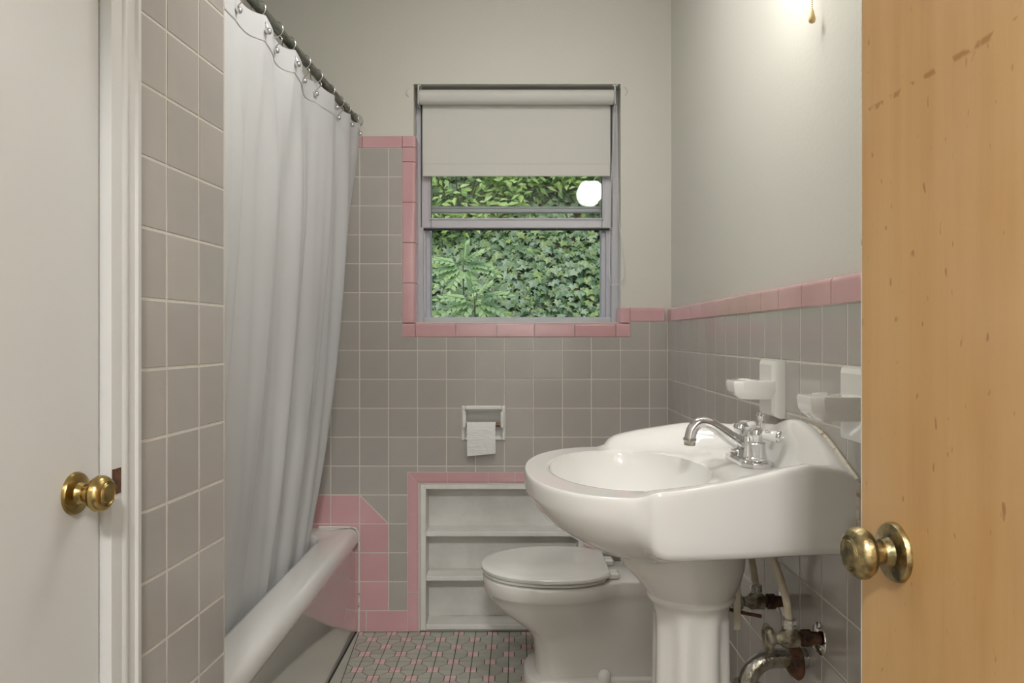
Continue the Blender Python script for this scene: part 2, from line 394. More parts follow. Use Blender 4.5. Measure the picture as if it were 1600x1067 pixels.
# doorway wall and the hall behind the camera
wf = MB(); wf.box((-1.5, -.15, -.05), (-.45, -.05, ZC)); wf.box((.44, -.15, -.05), (1.5, -.05, ZC)); wf.box((-.45, -.15, 2.05), (.44, -.05, ZC))
struct(wf.build('wall_front', M['plaster']))
wh = MB(); wh.box((-1.5, -1.9, -.05), (1.5, -1.8, ZC)); struct(wh.build('wall_hall_back', M['hall']))
struct(MB().box((-1.5, -1.8, -.05), (-1.4, -.15, ZC)).build('wall_hall_left', M['hall']))
struct(MB().box((1.4, -1.8, -.05), (1.5, -.15, ZC)).build('wall_hall_right', M['hall']))

# ------------------------------------------------------------------ wall tiles
zrow = lambda k: bz(231 + 45.17 * k)              # horizontal joints
FB = Matrix.Translation((0, YB, 0))
def cap_profile(h, t=.016, r=.012, flip=False):
    """cross-section of a bullnose tile: (height, depth) with its rounded edge at height h"""
    p = [(0, t), (0, .0015), (.0015, 0)]
    for i in range(6):
        a = i / 5 * math.pi / 2; p.append((h - r + r * math.sin(a), r - r * math.cos(a)))
    p.append((h, t)); return p
def trim_piece(a0, a1, prof, fn, name, parent, m='pink', gap=.0011):
    """sweep profile along a; fn(a, h, depth) -> world"""
    r0 = [fn(a0 + gap, h, d) for h, d in prof]; r1 = [fn(a1 - gap, h, d) for h, d in prof]
    return MB().rings([r0, r1]).build(name, M[m], parent, smooth=35)
# --- window wall
bed = MB()
bxs = sorted({-1.36, bx(628.7), bx(984.5), XR + .012, NICHE[0], NICHE[1], TPR[0], TPR[1]}); bzs = sorted({0, bz(231), bz(526.5), bz(502), NICHE[3], TPR[2], TPR[3], bz(212)})
holes = [(bx(628.7), bx(984.5), bz(526.5), 3), (bx(984.5), 2, bz(502), 3), NICHE, TPR, (-3, bx(628.7), bz(231), 3)]
cells(bed, bxs, bzs, holes, lambda mb, a, b, c, d: mb.box((a, YB + .0009, c), (b, YB + .013, d)))
bed.build('grout_bed', M['grout'], wall_back)
blocks = [(bx(628.7), bx(984.5), bz(526.3), 3), (bx(984.5), 2, bz(502), 3), (bx(637), bx(933), -1, bz(738)), TPR]
for c in range(-7, 11):
    for r in range(0, 16):
        a0, a1 = bx(562.0 + 45.27 * c), min(bx(562.0 + 45.27 * (c + 1)), XR - .0005)
        c1, c0 = zrow(r), zrow(r + 1)
        if a1 - a0 < .01: continue
        pinkcell = (r == 12 and c < 0) or (13 <= r <= 15 and c <= 0)
        if a1 < -.88: continue
        g = (a0, a1, c0, c1)
        for b in blocks:
            if isinstance(g, tuple): g = rect_minus(g, b)
        if g is None: continue
        if isinstance(g, tuple) and (g[1] - g[0] < .012 or g[3] - g[2] < .012): continue
        if r == 12 and c == 0:
            put_tile([(a0, c0), (a1, c0), (a0, c1)], M['pink'], 'wall_tile', wall_back, FB)
            put_tile([(a1, c0), (a1, c1), (a0, c1)], M['tile'], 'wall_tile', wall_back, FB); continue
        put_tile(rpoly(g) if isinstance(g, tuple) else g, M['pink' if pinkcell else 'tile'], 'wall_tile', wall_back, FB)
# base tiles
zb = zrow(16)
for a0, a1 in ((-.86, -.75), (-.75, -.64), (-.64, bx(561.5)), (bx(561.5), bx(572.5)), (bx(572.5), bx(637)), (bx(933), bx(1000)), (bx(1000), XR - .0005)):
    put_tile(rpoly((a0, a1, .0005, zb)), M['pink'], 'base_tile', wall_back, FB)
# shower cap (horizontal) left of the window
fcap = lambda z0: (lambda a, h, d: Vector((a, YB - .002 + d, z0 + h)))
capj = [-.92, -.77, bx(566), bx(628.7)]
for a0, a1 in zip(capj, capj[1:]): trim_piece(a0, a1, cap_profile(bz(212) - bz(231)), fcap(bz(231)), 'trim_tile', wall_back)
# window surround: face plus bullnose returning into the reveal
def ret_profile(wd, ret, r=.011):
    p = [(0, .014), (0, .0015), (.0015, 0)]
    for i in range(6):
        a = i / 5 * math.pi / 2; p.append((wd - r + r * math.sin(a), r - r * math.cos(a)))
    p += [(wd, ret), (wd - .010, ret), (wd - .010, .014)]; return p
wx0 = bx(628.7); swid = .0495; zs0 = bz(526.3); shgt = bz(504.5) - zs0
fl = lambda a, h, d: Vector((wx0 + h, YB - .002 + d, a))
vj = [bz(504.5), bz(442), bz(379), bz(316), bz(253), bz(230), bz(212)]
for a0, a1 in zip(vj, vj[1:]):
    o = trim_piece(a0, a1, ret_profile(swid, .085), fl, 'trim_tile', wall_back)
fs_ = lambda a, h, d: Vector((a, YB - .002 + d, zs0 + h))
hj = [wx0, bx(649), bx(712), bx(776), bx(835), bx(898), bx(962), bx(984.5)]
for a0, a1 in zip(hj, hj[1:]): trim_piece(a0, a1, ret_profile(shgt, .085), fs_, 'trim_tile', wall_back)
# right of the window: corner block, then the cap to the corner
frt = lambda a, h, d: Vector((bx(984.5) - h, YB - .002 + d, a))
trim_piece(bz(504.5), bz(481), ret_profile(bx(984.5) - .3855, .085), frt, 'trim_tile', wall_back)
hcap = bz(481) - bz(502)
trim_piece(bx(984.5), XR - .012, cap_profile(hcap), fcap(bz(502)), 'trim_tile', wall_back)
# niche surround with mitred corner
nx0, nx1, nz1 = bx(637), bx(933), bz(738); tw = NICHE[0] - nx0
def frame_piece(p0, p1, q0, q1, name='trim_tile'):
    """quad from outer edge p0-p1 to inner edge q0-q1 (x,z), rounded towards the inner edge"""
    rs = []
    for t, d in ((0, .014), (0, .0), (.7, -.001), (.88, .002), (1.0, .010), (1.0, .03)):
        rs.append([Vector((p0[0] + (q0[0] - p0[0]) * t, YB - .001 + d, p0[1] + (q0[1] - p0[1]) * t)), Vector((p1[0] + (q1[0] - p1[0]) * t, YB - .001 + d, p1[1] + (q1[1] - p1[1]) * t))])
    MB().rings(rs, False, False, closed=False).build(name, M['pink'], wall_back, smooth=50)
g = .0009
lj = [nz1, bz(800), bz(862), bz(925), 0.001]
for i, (a, b) in enumerate(zip(lj, lj[1:])):
    frame_piece((nx0, b + g), (nx0, a - g), (NICHE[0], b + g), (NICHE[0], (a - tw if i == 0 else a) - g))
    frame_piece((nx1, a - g), (nx1, b + g), (NICHE[1], (a - tw if i == 0 else a) - g), (NICHE[1], b + g))
tj = [nx0, bx(699), bx(763), bx(805), bx(868), nx1]
for i, (a, b) in enumerate(zip(tj, tj[1:])):
    frame_piece((a + g, nz1), (b - g, nz1), ((a + tw if i == 0 else a) + g, nz1 - tw), ((b - tw if i == 4 else b) - g, nz1 - tw))
# --- sink wall (tiles run away from the camera; a = depth)
FR = Matrix(((0, 1, 0, XR), (1, 0, 0, 0), (0, 0, 1, 0), (0, 0, 0, 1)))
MB().box((XR + .0009, .30, 0), (XR + .016, YB + .002, bz(502))).build('grout_bed', M['grout'], wall_right)
for c in range(-5, 15):
    for r in range(0, 11):
        a0, a1 = 1.315 + PITCH * c, min(1.315 + PITCH * (c + 1), YB - .0005)
        c1 = bz(502) if r == 0 else zrow(r + 6); c0 = max(zrow(r + 7), 0.0)
        if r == 0: c1 = bz(502)
        if r == 10: c0 = 0.0005
        put_tile(rpoly((a0, a1, c0, c1)), M['pink' if r == 10 else 'tile'], 'wall_tile' if r < 10 else 'base_tile', wall_right, FR)
fr_ = lambda a, h, d: Vector((XR - .002 + d, a, bz(502) + h))
rj = [YB - .001, 2.80, 2.64, 2.49, 2.34, 2.19, 2.04, 1.89, 1.775, 1.655, 1.52, 1.378, 1.23, 1.08, .93]
for a1, a0 in zip(rj, rj[1:]):
    trim_piece(a0, a1, cap_profile(hcap), fr_, 'trim_tile', wall_right)
# --- left wing wall
FLt = FL @ Matrix(((1, 0, 0, 0), (0, -1, 0, 0), (0, 0, 1, 0), (0, 0, 0, 1)))   # depth runs into the wall
MB().box((0.004, -.014, 0), (.304, -.0009, 1.86)).build('grout_bed', M['grout'], wall_left)
for o in wall_left.children: pass
sj = [.0035, .1020, .2105, .304]
for a0, a1 in zip(sj, sj[1:]):
    for r in range(0, 17):
        c1, c0 = zrow(r), max(zrow(r + 1), .0005)
        if c1 - c0 < .02: continue
        me_parent = wall_left
        a_, b_ = a0, a1
        me = tile_mesh([(0, 0), (b_ - a_, 0), (b_ - a_, c1 - c0), (0, c1 - c0)], M['tile'], 'wall_tile')
        o = bpy.data.objects.new('wall_tile', me); o.matrix_basis = Matrix(((1, 0, 0, a_), (0, -1, 0, 0), (0, 0, 1, c0), (0, 0, 0, 1))); link(o, wall_left)
MB().lathe((.0, -.006, 0), (0, 0, 1), [(0, .0045), (1.86, .0045)], n=10).build('corner_bead', M['grout'], wall_left, smooth=60)
lc = [.0, .15, .30]
for a0, a1 in zip(lc, lc[1:]):
    r0 = [(a0 + .001, .002 - d, zrow(0) + h) for h, d in cap_profile(.046)]; r1 = [(a1 - .001, .002 - d, zrow(0) + h) for h, d in cap_profile(.046)]
    MB().rings([r0, r1]).build('trim_tile', M['pink'], wall_left, smooth=35)

# ------------------------------------------------------------------ floor mosaic
CE = .0634; PK = .0195; X0, Y0 = -.0293, 2.803
def clip(poly, nx, ny, c):        # keep nx*x + ny*y <= c
    out = []
    for i in range(len(poly)):
        p, q = poly[i - 1], poly[i]; dp = nx * p[0] + ny * p[1] - c; dq = nx * q[0] + ny * q[1] - c
        if (dp <= 0) != (dq <= 0):
            t = dp / (dp - dq); out.append((p[0] + (q[0] - p[0]) * t, p[1] + (q[1] - p[1]) * t))
        if dq <= 0: out.append(q)
    return out
FF = Matrix(((1, 0, 0, 0), (0, 0, 1, 0), (0, -1, 0, 0), (0, 0, 0, 1)))     # (a, depth, b) -> (x, y, -z)
stuff = {'floor_grey': MB(), 'floor_pink': MB()}
for i in range(-12, 12):
    for j in range(-44, 3):
        x, y = X0 + i * CE, Y0 + j * CE; c = CE; p = PK
        G1 = [(p, 0), (c, 0), (c, c - p), (c - p, c - p), (p, p)]; G2 = [(0, p), (p, p), (c - p, c - p), (c - p, c), (0, c)]
        Q1 = [(0, 0), (p, 0), (p, p), (0, p)]; Q2 = [(c - p, c - p), (c, c - p), (c, c), (c - p, c)]
        for poly, nm in ((G1, 'floor_grey'), (G2, 'floor_grey'), (Q1, 'floor_pink'), (Q2, 'floor_pink')):
            if (i + j) % 2: poly = [(c - a, b) for a, b in poly][::-1]
            wp = [(x + a, y + b) for a, b in poly]
            wp = clip(wp, 0, 1, YB - .001); wp = clip(wp, 1, 0, XR - .001) if wp else wp
            wp = clip(wp, -1, -.068, .598 - .068 * 2.88) if wp else wp
            if len(wp) < 3: continue
            ar = abs(sum(wp[k - 1][0] * wp[k][1] - wp[k][0] * wp[k - 1][1] for k in range(len(wp)))) / 2
            if ar < 3e-5: continue
            vis = -.66 < x < .06 and y > 2.30
            if vis:
                a0 = min(q[0] for q in wp); b0 = min(q[1] for q in wp)
                me = tile_mesh([(q[0] - a0, q[1] - b0) for q in wp], M[nm], 'floor_tile', gap=.0013, ch=.0004, depth=.0032)
                o = bpy.data.objects.new('floor_tile', me); o.matrix_basis = FF @ Matrix.Translation((a0, 0, b0)); link(o, floor)
            else:
                tp = inset(wp if sum(wp[k - 1][0] * wp[k][1] - wp[k][0] * wp[k - 1][1] for k in range(len(wp))) > 0 else wp[::-1], .0013)
                n = len(tp); mb = stuff[nm]
                mb.add([(q.x, q.y, -.0032) for q in tp] + [(q.x, q.y, 0) for q in tp], [tuple(range(n, 2 * n))] + [(k, (k + 1) % n, n + (k + 1) % n, n + k) for k in range(n)])
for nm in stuff:
    o = stuff[nm].build('floor_tiles', M[nm], floor); o['kind'] = 'stuff'
# mortar strip between the bathtub apron and the first tiles
st = MB(); st.add([(-.606, YB - .001, -.0005), (-.599, YB - .001, -.0005), (-.5025, 1.46, -.0005), (-.606, 1.46, -.0005)], [(0, 3, 2, 1)]); st.build('mortar_strip', M['floor_grey'], floor)

# ------------------------------------------------------------------ window
ZW = 2.975; SW = F / ZW
def wx(x, Z=ZW): return (x - CX) / F * Z
def wz(y, Z=ZW): return H - (y - CY) / F * Z
win = struct(empty('window_1', (0, ZW, wz(503))))
fo = (-.3955, .3955, bz(503.5), 2.0815)      # outer frame
def bars(mb, x0, x1, z0, z1, wl_, wr, wb_, wt, y0, y1, ch=.003):
    mb.box((x0, y0, z0), (x0 + wl_, y1, z1), ch); mb.box((x1 - wr, y0, z0), (x1, y1, z1), ch)
    if wb_: mb.box((x0 + wl_, y0, z0), (x1 - wr, y1, z0 + wb_), ch)
    if wt: mb.box((x0 + wl_, y0, z1 - wt), (x1 - wr, y1, z1), ch)
    return mb
fz0 = fo[2]
frm = MB(); bars(frm, fo[0], fo[1], fz0, fo[3], .0295, .0275, wz(495.5) - fz0, .03, ZW - .01, ZW + .10)
frm.build('window_frame', M['alu'], win)
trk = MB()
for x0, x1 in ((wx(658.2), wx(659.4)), (wx(955.2), wx(956))): trk.box((x0, ZW - .012, wz(356)), (x1, ZW + .0, fo[3] - .03))
trk.build('track_gasket', M['dark'], win)
jm = MB()
for x0, x1, y0 in ((wx(659.5), wx(664.5), ZW + .012), (wx(664.5), wx(671), ZW + .03), (wx(941), wx(947.5), ZW + .03), (wx(947.5), wx(954.5), ZW + .012)):
    jm.box((x0, y0, wz(496)), (x1, ZW + .09, fo[3] - .03), .001)
jm.build('jamb_channel', M['alu'], win)
# raised lower sash (nearer) and fixed upper sash (outer)
def sash(name, x0, x1, z0, z1, y0, y1, rail, stile, label):
    e = empty(name, ((x0 + x1) / 2 - 0, (y0 + y1) / 2 - ZW, z0 - win.location.z)); e.parent = win; e['label'] = label
    off = Vector((0, 0, 0))
    def bb(mb, nm, m):
        base = win.location + e.location
        o = bpy.data.objects.new(nm, mesh(nm, [v - base for v in mb.v], mb.f, m)); return link(o, e)
    mb = MB(); bars(mb, x0, x1, z0, z1, stile, stile, rail, .03, y0, y1, .003); bb(mb, 'sash_frame', M['alu'])
    mb = MB(); bars(mb, x0 + stile - .008, x1 - stile + .008, z0 + rail - .006, z1 - .02, .008, .008, .008, .008, y0 - .004, y1 - .004, .002); bb(mb, 'glazing_bead', M['alu'])
    mb = MB(); mb.box((x0 + stile - .004, (y0 + y1) / 2 - .0015, z0 + rail - .004), (x1 - stile + .004, (y0 + y1) / 2 + .0015, z1 - .025)); bb(mb, 'pane', M['glass'])
    return e
sash('window_sash', wx(659.3), wx(954.8), wz(357), fo[3] - .035, ZW - .008, ZW + .016, wz(342) - wz(357), .036, 'raised inner sash with pale frame')
sash('window_sash', wx(660, 3.04), wx(954, 3.04), wz(333, 3.04), fo[3] - .03, 3.025, 3.05, .022, .03, 'outer upper sash seen through the raised one')
MB().box((wx(659), ZW - .004, wz(359.4)), (wx(955), ZW + .012, wz(357.2))).build('weather_strip', M['dark'], win)

# roller blind
rb = empty('roller_blind', (0, 2.918, 1.74)); tag(rb, 'off-white roller blind pulled half way down over the window', 'blind')
YF = 2.925; sb = F / YF
def rx(x): return (x - CX) / F * YF
def rz(y): return H - (y - CY) / F * YF
zt, zbm = rz(153), rz(274.5)
MB().lathe((rx(656.5), YF - .012, rz(153.5)), (1, 0, 0), [(0, .0), (0, .0275), (rx(957.5) - rx(656.5), .0275), (rx(957.5) - rx(656.5), 0)], n=36).build('roller_tube', M['blind'], rb, smooth=40)
fb = MB(); fb.box((rx(659.8), YF + .0125, rz(254.5)), (rx(954), YF + .0137, zt)); fb.build('fabric', M['blind'], rb)
hb = MB(); hb.box((rx(659.8), YF + .010, rz(274.5)), (rx(954), YF + .0165, rz(254.8)), .002); hb.build('hem_bar', M['blind'], rb)
for x, sgn in ((rx(655), -1), (rx(959.5), 1)):
    b = MB(); b.box((x - .002, YF - .03, rz(166)), (x + .002, YF + .02, WIN[3] - .001), .001); b.box((x - .01 * (sgn > 0) , YF - .03, WIN[3] - .005), (x + .01, YF + .02, WIN[3] - .001)); b.build('bracket', M['ceramic'], rb)
ch = MB()
def chain(mb, pts, r=.0028, sp=.0066):
    pts = [Vector(p) for p in pts]; acc = 0
    for p, q in zip(pts, pts[1:]):
        L_ = (q - p).length; k = acc
        while k < L_: mb.sphere(p + (q - p) * (k / L_), r, n=6); k += sp
        acc = k - L_
    return mb
cy = YF - .022
chain(ch, [(rx(960.5), cy + .02, rz(165)), (rx(955), cy + .03, rz(300)), (rx(952.5), cy + .03, rz(430)), (rx(955), cy + .02, rz(445)), (rx(963), cy - .01, rz(446)), (rx(972), cy - .03, rz(436)), (rx(972), cy - .03, rz(410)), (rx(965.5), cy, rz(345)), (rx(962.5), cy + .01, rz(165))])
ch.build('bead_chain', M['ceramic'], rb)
# clear hooks either side of the window head
for x, y, d, nm in ((637, 143, 1, 'left'), (978, 141, -1, 'right')):
    h = MB(); c = Vector((bx(x), YB + .0115, bz(y))); h.tube([c + Vector((.006 * d, 0, .017)), c + Vector((-.004 * d, -.002, .008)), c + Vector((-.005 * d, -.004, -.006)), c + Vector((.003 * d, -.001, -.016))], .0016, n=8)
    tag(h.build('wall_hook', M['hook'], smooth=50), f'small clear hook on the wall at the {nm} of the window head', 'hook', 'clear hooks beside the window')

# ------------------------------------------------------------------ built-in niche shelf
ns = empty('niche_shelf', (bx(784), YB + .02, 0.004)); tag(ns, 'white painted three-tier shelf built into the tiled wall', 'shelf')
nb = 2.985; a0, a1, c0, c1 = NICHE[0] + .001, NICHE[1] - .001, .004, NICHE[3] - .001
nf = MB(); fw = .022
nf.box((a0, YB - .002, c0), (a0 + fw, nb, c1), .002); nf.box((a1 - fw, YB - .002, c0), (a1, nb, c1), .002); nf.box((a0 + fw, YB - .002, c1 - .018), (a1 - fw, nb, c1), .002)
nf.build('frame', M['shelf_paint'], ns)
MB().box((a0 + fw, nb - .008, c0), (a1 - fw, nb, c1 - .018)).build('back_panel', M['shelf_paint'], ns)
for yt, yb_ in ((831, 838.5), (900.8, 908), (976, 984.2)):
    MB().box((a0 + fw, YB + .001, max(bz(yb_), .005)), (a1 - fw, nb - .008, bz(yt)), .002).build('shelf_board', M['shelf_paint'], ns)

# ------------------------------------------------------------------ toilet paper holder and roll
th = empty('paper_holder', (bx(755), YB, bz(661))); tag(th, 'white ceramic recessed toilet paper holder in the tiled wall', 'paper holder')
ox0, ox1, oz0, oz1 = bx(721), bx(790), bz(688), bz(633.5)
fl_ = MB(); bars(fl_, ox0, ox1, oz0, oz1, TPR[0] - ox0, ox1 - TPR[1], TPR[2] - oz0, oz1 - TPR[3], YB - .009, YB + .004, .004); fl_.build('flange', M['ceramic'], th)
rc = MB(); rc.box((TPR[0], YB + .06, TPR[2]), (TPR[1], YB + .065, TPR[3])); rc.box((TPR[0], YB + .003, TPR[2]), (TPR[0] + .004, YB + .06, TPR[3])); rc.box((TPR[1] - .004, YB + .003, TPR[2]), (TPR[1], YB + .06, TPR[3])); rc.box((TPR[0], YB + .003, TPR[2]), (TPR[1], YB + .06, TPR[2] + .004)); rc.box((TPR[0], YB + .003, TPR[3] - .004), (TPR[1], YB + .06, TPR[3])); rc.build('recess', M['ceramic'], th)
for x in (725.5, 785): MB().box((bx(x) - .007, YB - .024, bz(668)), (bx(x) + .007, YB - .006, bz(642)), .004).build('arm', M['ceramic'], th)
zr_ = bz(663.5)
MB().lathe((bx(728.5), YB - .006, zr_), (1, 0, 0), [(0, .0), (0, .008), (bx(783) - bx(728.5), .008), (bx(783) - bx(728.5), 0)], n=18).build('roller', M['wood_roller'], th, smooth=40)
tp = empty('toilet_paper', (bx(752), YB - .006, zr_ - .02)); tag(tp, 'nearly finished toilet paper roll on the wooden roller', 'toilet paper')
p0, p1 = bx(730), bx(774.5)
MB().lathe((p0, YB - .006, zr_ - .010), (1, 0, 0), [(0, .0195), (0, .0215), (p1 - p0, .0215), (p1 - p0, .0195), (0, .0195)], n=32, cap0=False, cap1=False).build('roll', M['paper'], tp, smooth=40)
shv = []; n = 14
for i in range(n + 1):
    t = i / n; z = zr_ - .010 + .0215 if t == 0 else 0
    z = (zr_ + .006) + t * (bz(711) - zr_ - .006); d = .0222 + .003 * math.sin(t * 3) - .0 * t
    yy = YB - .006 - d if t > .12 else YB - .006 - .0222 * (.75 + 2.1 * t)
    for k in range(5): shv.append((p0 + .0005 + (p1 - p0 - .001) * k / 4 + .001 * t, yy - .002 * math.sin(k * 1.7 + t * 4) * t, z + (.010 * (k / 4) * t * t)))
shf = [(i * 5 + k, i * 5 + k + 1, (i + 1) * 5 + k + 1, (i + 1) * 5 + k) for i in range(n) for k in range(4)]
MB().add(shv, shf).build('sheet', M['paper'], tp, smooth=60)

# ------------------------------------------------------------------ bathtub
tb = empty('bathtub', (-.985, 2.16, 0)); tag(tb, 'white enamelled alcove bathtub with rounded rim and glossy apron', 'bathtub')
TX0, TX1, TY0, TY1, TZ = -1.369, -.600, 1.436, YB - .002, .393
def rrect(x0, x1, y0, y1, r, z, n=7):
    out = []
    for cx_, cy_, a in ((x1 - r, y1 - r, 0), (x0 + r, y1 - r, 90), (x0 + r, y0 + r, 180), (x1 - r, y0 + r, 270)):
        for i in range(n): t = R(a + 90 * i / (n - 1)); out.append(Vector((cx_ + r * math.cos(t), cy_ + r * math.sin(t), z)))
    return out
rs = []
for ins, z, rad in ((.012, .0, .004), (.012, .325, .004), (.004, .332, .006), (.0, .345, .008), (.0, .36, .01), (.004, .376, .012), (.012, .387, .014), (.026, TZ, .02), (.06, TZ + .001, .05), (.10, TZ - .001, .09), (.112, TZ - .005, .10), (.120, TZ - .02, .10), (.128, TZ - .06, .10), (.16, .14, .11), (.20, .085, .11), (.26, .07, .09)):
    f = 1 if ins > .03 else 0
    wallside = ins if ins > .05 else 0.0
    endins = max(ins, wallside)
    rs.append(rrect(TX0 + (ins * .75 if f else 0), TX1 - ins, TY0 + (ins if f else 0), TY1 - (ins * .8 if f else 0), max(rad, .002), z))
MB().rings(rs, True, True).build('tub_body', M['tub'], tb, smooth=50)
cb = MB(); cb.tube([(TX1 + .0, TY1 - .001, .0), (TX1 + .001, TY1 - .001, .15), (TX1 + .001, TY1 - .001, .34), (TX1 - .006, TY1 - .001, .382), (TX1 - .03, TY1 - .001, TZ + .002), (TX1 - .15, TY1 - .001, TZ + .003)], .0035, n=8); cb.build('caulk_bead', M['bead'], tb, smooth=60)

# ------------------------------------------------------------------ shower rod, curtain, rings
rodX = lambda Z: -.61 - .034 * (YB - Z)
ZRD = 1.937
rod = empty('curtain_rod', (rodX(2.2), 2.2, ZRD)); tag(rod, 'mottled dark corroded shower curtain rod fixed to the window wall', 'curtain rod')
MB().lathe((rodX(1.44), 1.44, ZRD), (rodX(YB) - rodX(1.44), YB - 1.44, 0), [(0, .0125), (.35, .0128), (.7, .0125), (1.0, .0129), (1.43, .0125)], n=20).build('tube', M['rod'], rod, smooth=50)
MB().lathe((rodX(YB), YB + .012, ZRD), (0, -1, 0), [(0, .0), (0, .025), (.006, .026), (.012, .021), (.026, .0165), (.03, .0165), (.03, 0)], n=24).build('flange', M['chrome'], rod, smooth=40)
RZ = [1.51, 1.645, 1.765, 1.887, 2.014, 2.115, 2.251, 2.372, 2.513, 2.632, 2.717, 2.835]
fwd = [1, 0, 0, 1, 0, 1, 0, 0, 1, 0, 1, 1]
ZTOP, ZBOT = 1.914, .30
def fold(y, t):
    # alternate forward / back at the rings near the top, drifting pleats lower down
    i = 0
    while i < len(RZ) - 2 and y > RZ[i + 1]: i += 1
    k = max(0, min(1, (y - RZ[i]) / (RZ[i + 1] - RZ[i])))
    top = (fwd[i] * 2 - 1) * (1 - k) + (fwd[i + 1] * 2 - 1) * k
    top = top * .013 + .008 * math.sin(math.pi * k) * (1 if i % 2 else -1)
    low = .0155 * math.sin((y + .05 * t) * 25.5 + .8) + .0045 * math.sin((y - .06 * t) * 61 + 1.5 * t) + .0015 * math.sin(y * 101 - 2 * t)
    a = sstep(0, .28, t)
    return top * (1 - a) + low * a * (1 - .45 * sstep(.75, 1, t))
def curtain_pt(y, t, dx=0):
    z = ZTOP + (ZBOT - ZTOP) * t
    i = 0
    while i < len(RZ) - 2 and y > RZ[i + 1]: i += 1
    k = max(0, min(1, (y - RZ[i]) / (RZ[i + 1] - RZ[i])))
    z -= .009 * math.sin(math.pi * k) * (1 - sstep(0, .12, t))
    xt = rodX(y) + .004; tt = max(0.0, min(t / .955, 1))
    xb = -.742 - .018 * sstep(2.68, 2.86, y)
    x = xt + (xb - xt) * tt ** 1.7 + fold(y, t)
    for zc, am in ((1.02, .0022), (1.42, .0014)):
        x += am * math.exp(-((z - zc - .01 * math.sin(y * 9)) / .004) ** 2)
    # bottom corner at the far end is drawn back towards the camera
    yy = y - .05 * sstep(.55, 1, t) * sstep(2.2, 2.86, y)
    return Vector((x + dx, yy, z))
ny, nt_ = 230, 110; vs = []
for j in range(nt_ + 1):
    for i in range(ny + 1): vs.append(curtain_pt(1.455 + (2.862 - 1.455) * i / ny, j / nt_))
fs = [(j * (ny + 1) + i, j * (ny + 1) + i + 1, (j + 1) * (ny + 1) + i + 1, (j + 1) * (ny + 1) + i) for j in range(nt_) for i in range(ny)]
cu = empty('shower_curtain', (-.64, 2.16, ZBOT)); tag(cu, 'white fabric shower curtain tucked inside the bathtub', 'shower curtain')
MB().add(vs, fs).build('cloth', M['cloth'], cu, smooth=80)
vs = [curtain_pt(1.455 + (2.862 - 1.455) * i / ny, j / 6 * .038 - (.0006 if j == 0 else 0), .0022) for j in range(7) for i in range(ny + 1)]
fs = [(j * (ny + 1) + i, j * (ny + 1) + i + 1, (j + 1) * (ny + 1) + i + 1, (j + 1) * (ny + 1) + i) for j in range(6) for i in range(ny)]
MB().add(vs, fs).build('top_hem', M['cloth'], cu, smooth=80)
ORD = ['twelfth', 'eleventh', 'tenth', 'ninth', 'eighth', 'seventh', 'sixth', 'fifth', 'fourth', 'third', 'second', 'first']
for k, y in enumerate(RZ):
    e = empty('curtain_ring', (rodX(y), y, ZRD)); tag(e, f'curtain ring on the dark rod, {ORD[k]} from the window wall', 'curtain ring', 'rings on the shower rod')
    c = Vector((rodX(y), y, ZRD - .006))
    cp = curtain_pt(y, .024)
    MB().torus(c, (.25, 1, 0), .0205, .0016, 26, 8).build('wire_loop', M['chrome'], e, smooth=60)
    hx = MB(); hx.tube([c + Vector((.012, 0, -.017)), c + Vector((.016 , 0, -.028)), cp + Vector((.008, 0, .010)), cp + Vector((.007, 0, 0))], .0014, n=6); hx.build('hook', M['chrome'], e, smooth=60)
    MB().sphere(cp + Vector((.0095, 0, 0)), .0086, 16).build('ball', M['chrome'], e, smooth=80)

# ------------------------------------------------------------------ toilet (faces the bathtub)
YT = 2.475
to = empty('toilet', (.15, YT, 0)); tag(to, 'white toilet with closed lid behind the pedestal sink', 'toilet')
def toilet_ring(xf, xb, a, b, z, cxe=.095, n=28, pw=2.2):
    """half outline from front to back mirrored; egg of half width a around cxe, tail of half width b"""
    half = []
    for i in range(n + 1):
        t = i / n; X = xf + (xb - xf) * (1 - math.cos(math.pi * t * .5 + 0) if t < 1 else 1) if False else xf + (xb - xf) * t ** 1.6
        L_ = (cxe - xf) if X < cxe else .235
        q = min(1, abs(X - cxe) / max(L_, .01)); egg = a * max(0, 1 - q ** pw) ** (1 / pw)
        tail = b * sstep(xf, xf + .05, X) if X < xb - .02 else b
        tail = tail * (1 if X > cxe else max(0, 1 - ((cxe - X) / max(cxe - xf, .01)) ** 2) ** .5)
        h = (egg ** 6 + tail ** 6) ** (1 / 6)
        half.append((X, h))
    half[0] = (xf, 0.0)
    out = [Vector((X, YT - h, z)) for X, h in half] + [Vector((X, YT + h, z)) for X, h in half[::-1][:-1]]
    return out
lv = [(.000, .020, .455, .118, .115), (.040, .020, .455, .118, .115), (.048, .024, .452, .114, .112), (.052, .056, .435, .092, .095), (.12, .054, .435, .090, .095), (.16, .046, .435, .094, .097), (.19, .022, .435, .108, .100), (.22, -.022, .437, .130, .102), (.25, -.062, .44, .150, .104), (.28, -.088, .442, .165, .105), (.300, -.098, .445, .172, .106), (.306, -.106, .45, .181, .108), (.312, -.109, .452, .184, .109), (.346, -.112, .455, .187, .110), (.352, -.109, .453, .184, .108), (.354, -.10, .45, .176, .105)]
rs = [toilet_ring(xf, xb, a, b, z) for z, xf, xb, a, b in lv]
MB().rings(rs, True, True).build('bowl', M['porcelain2'], to, smooth=45)
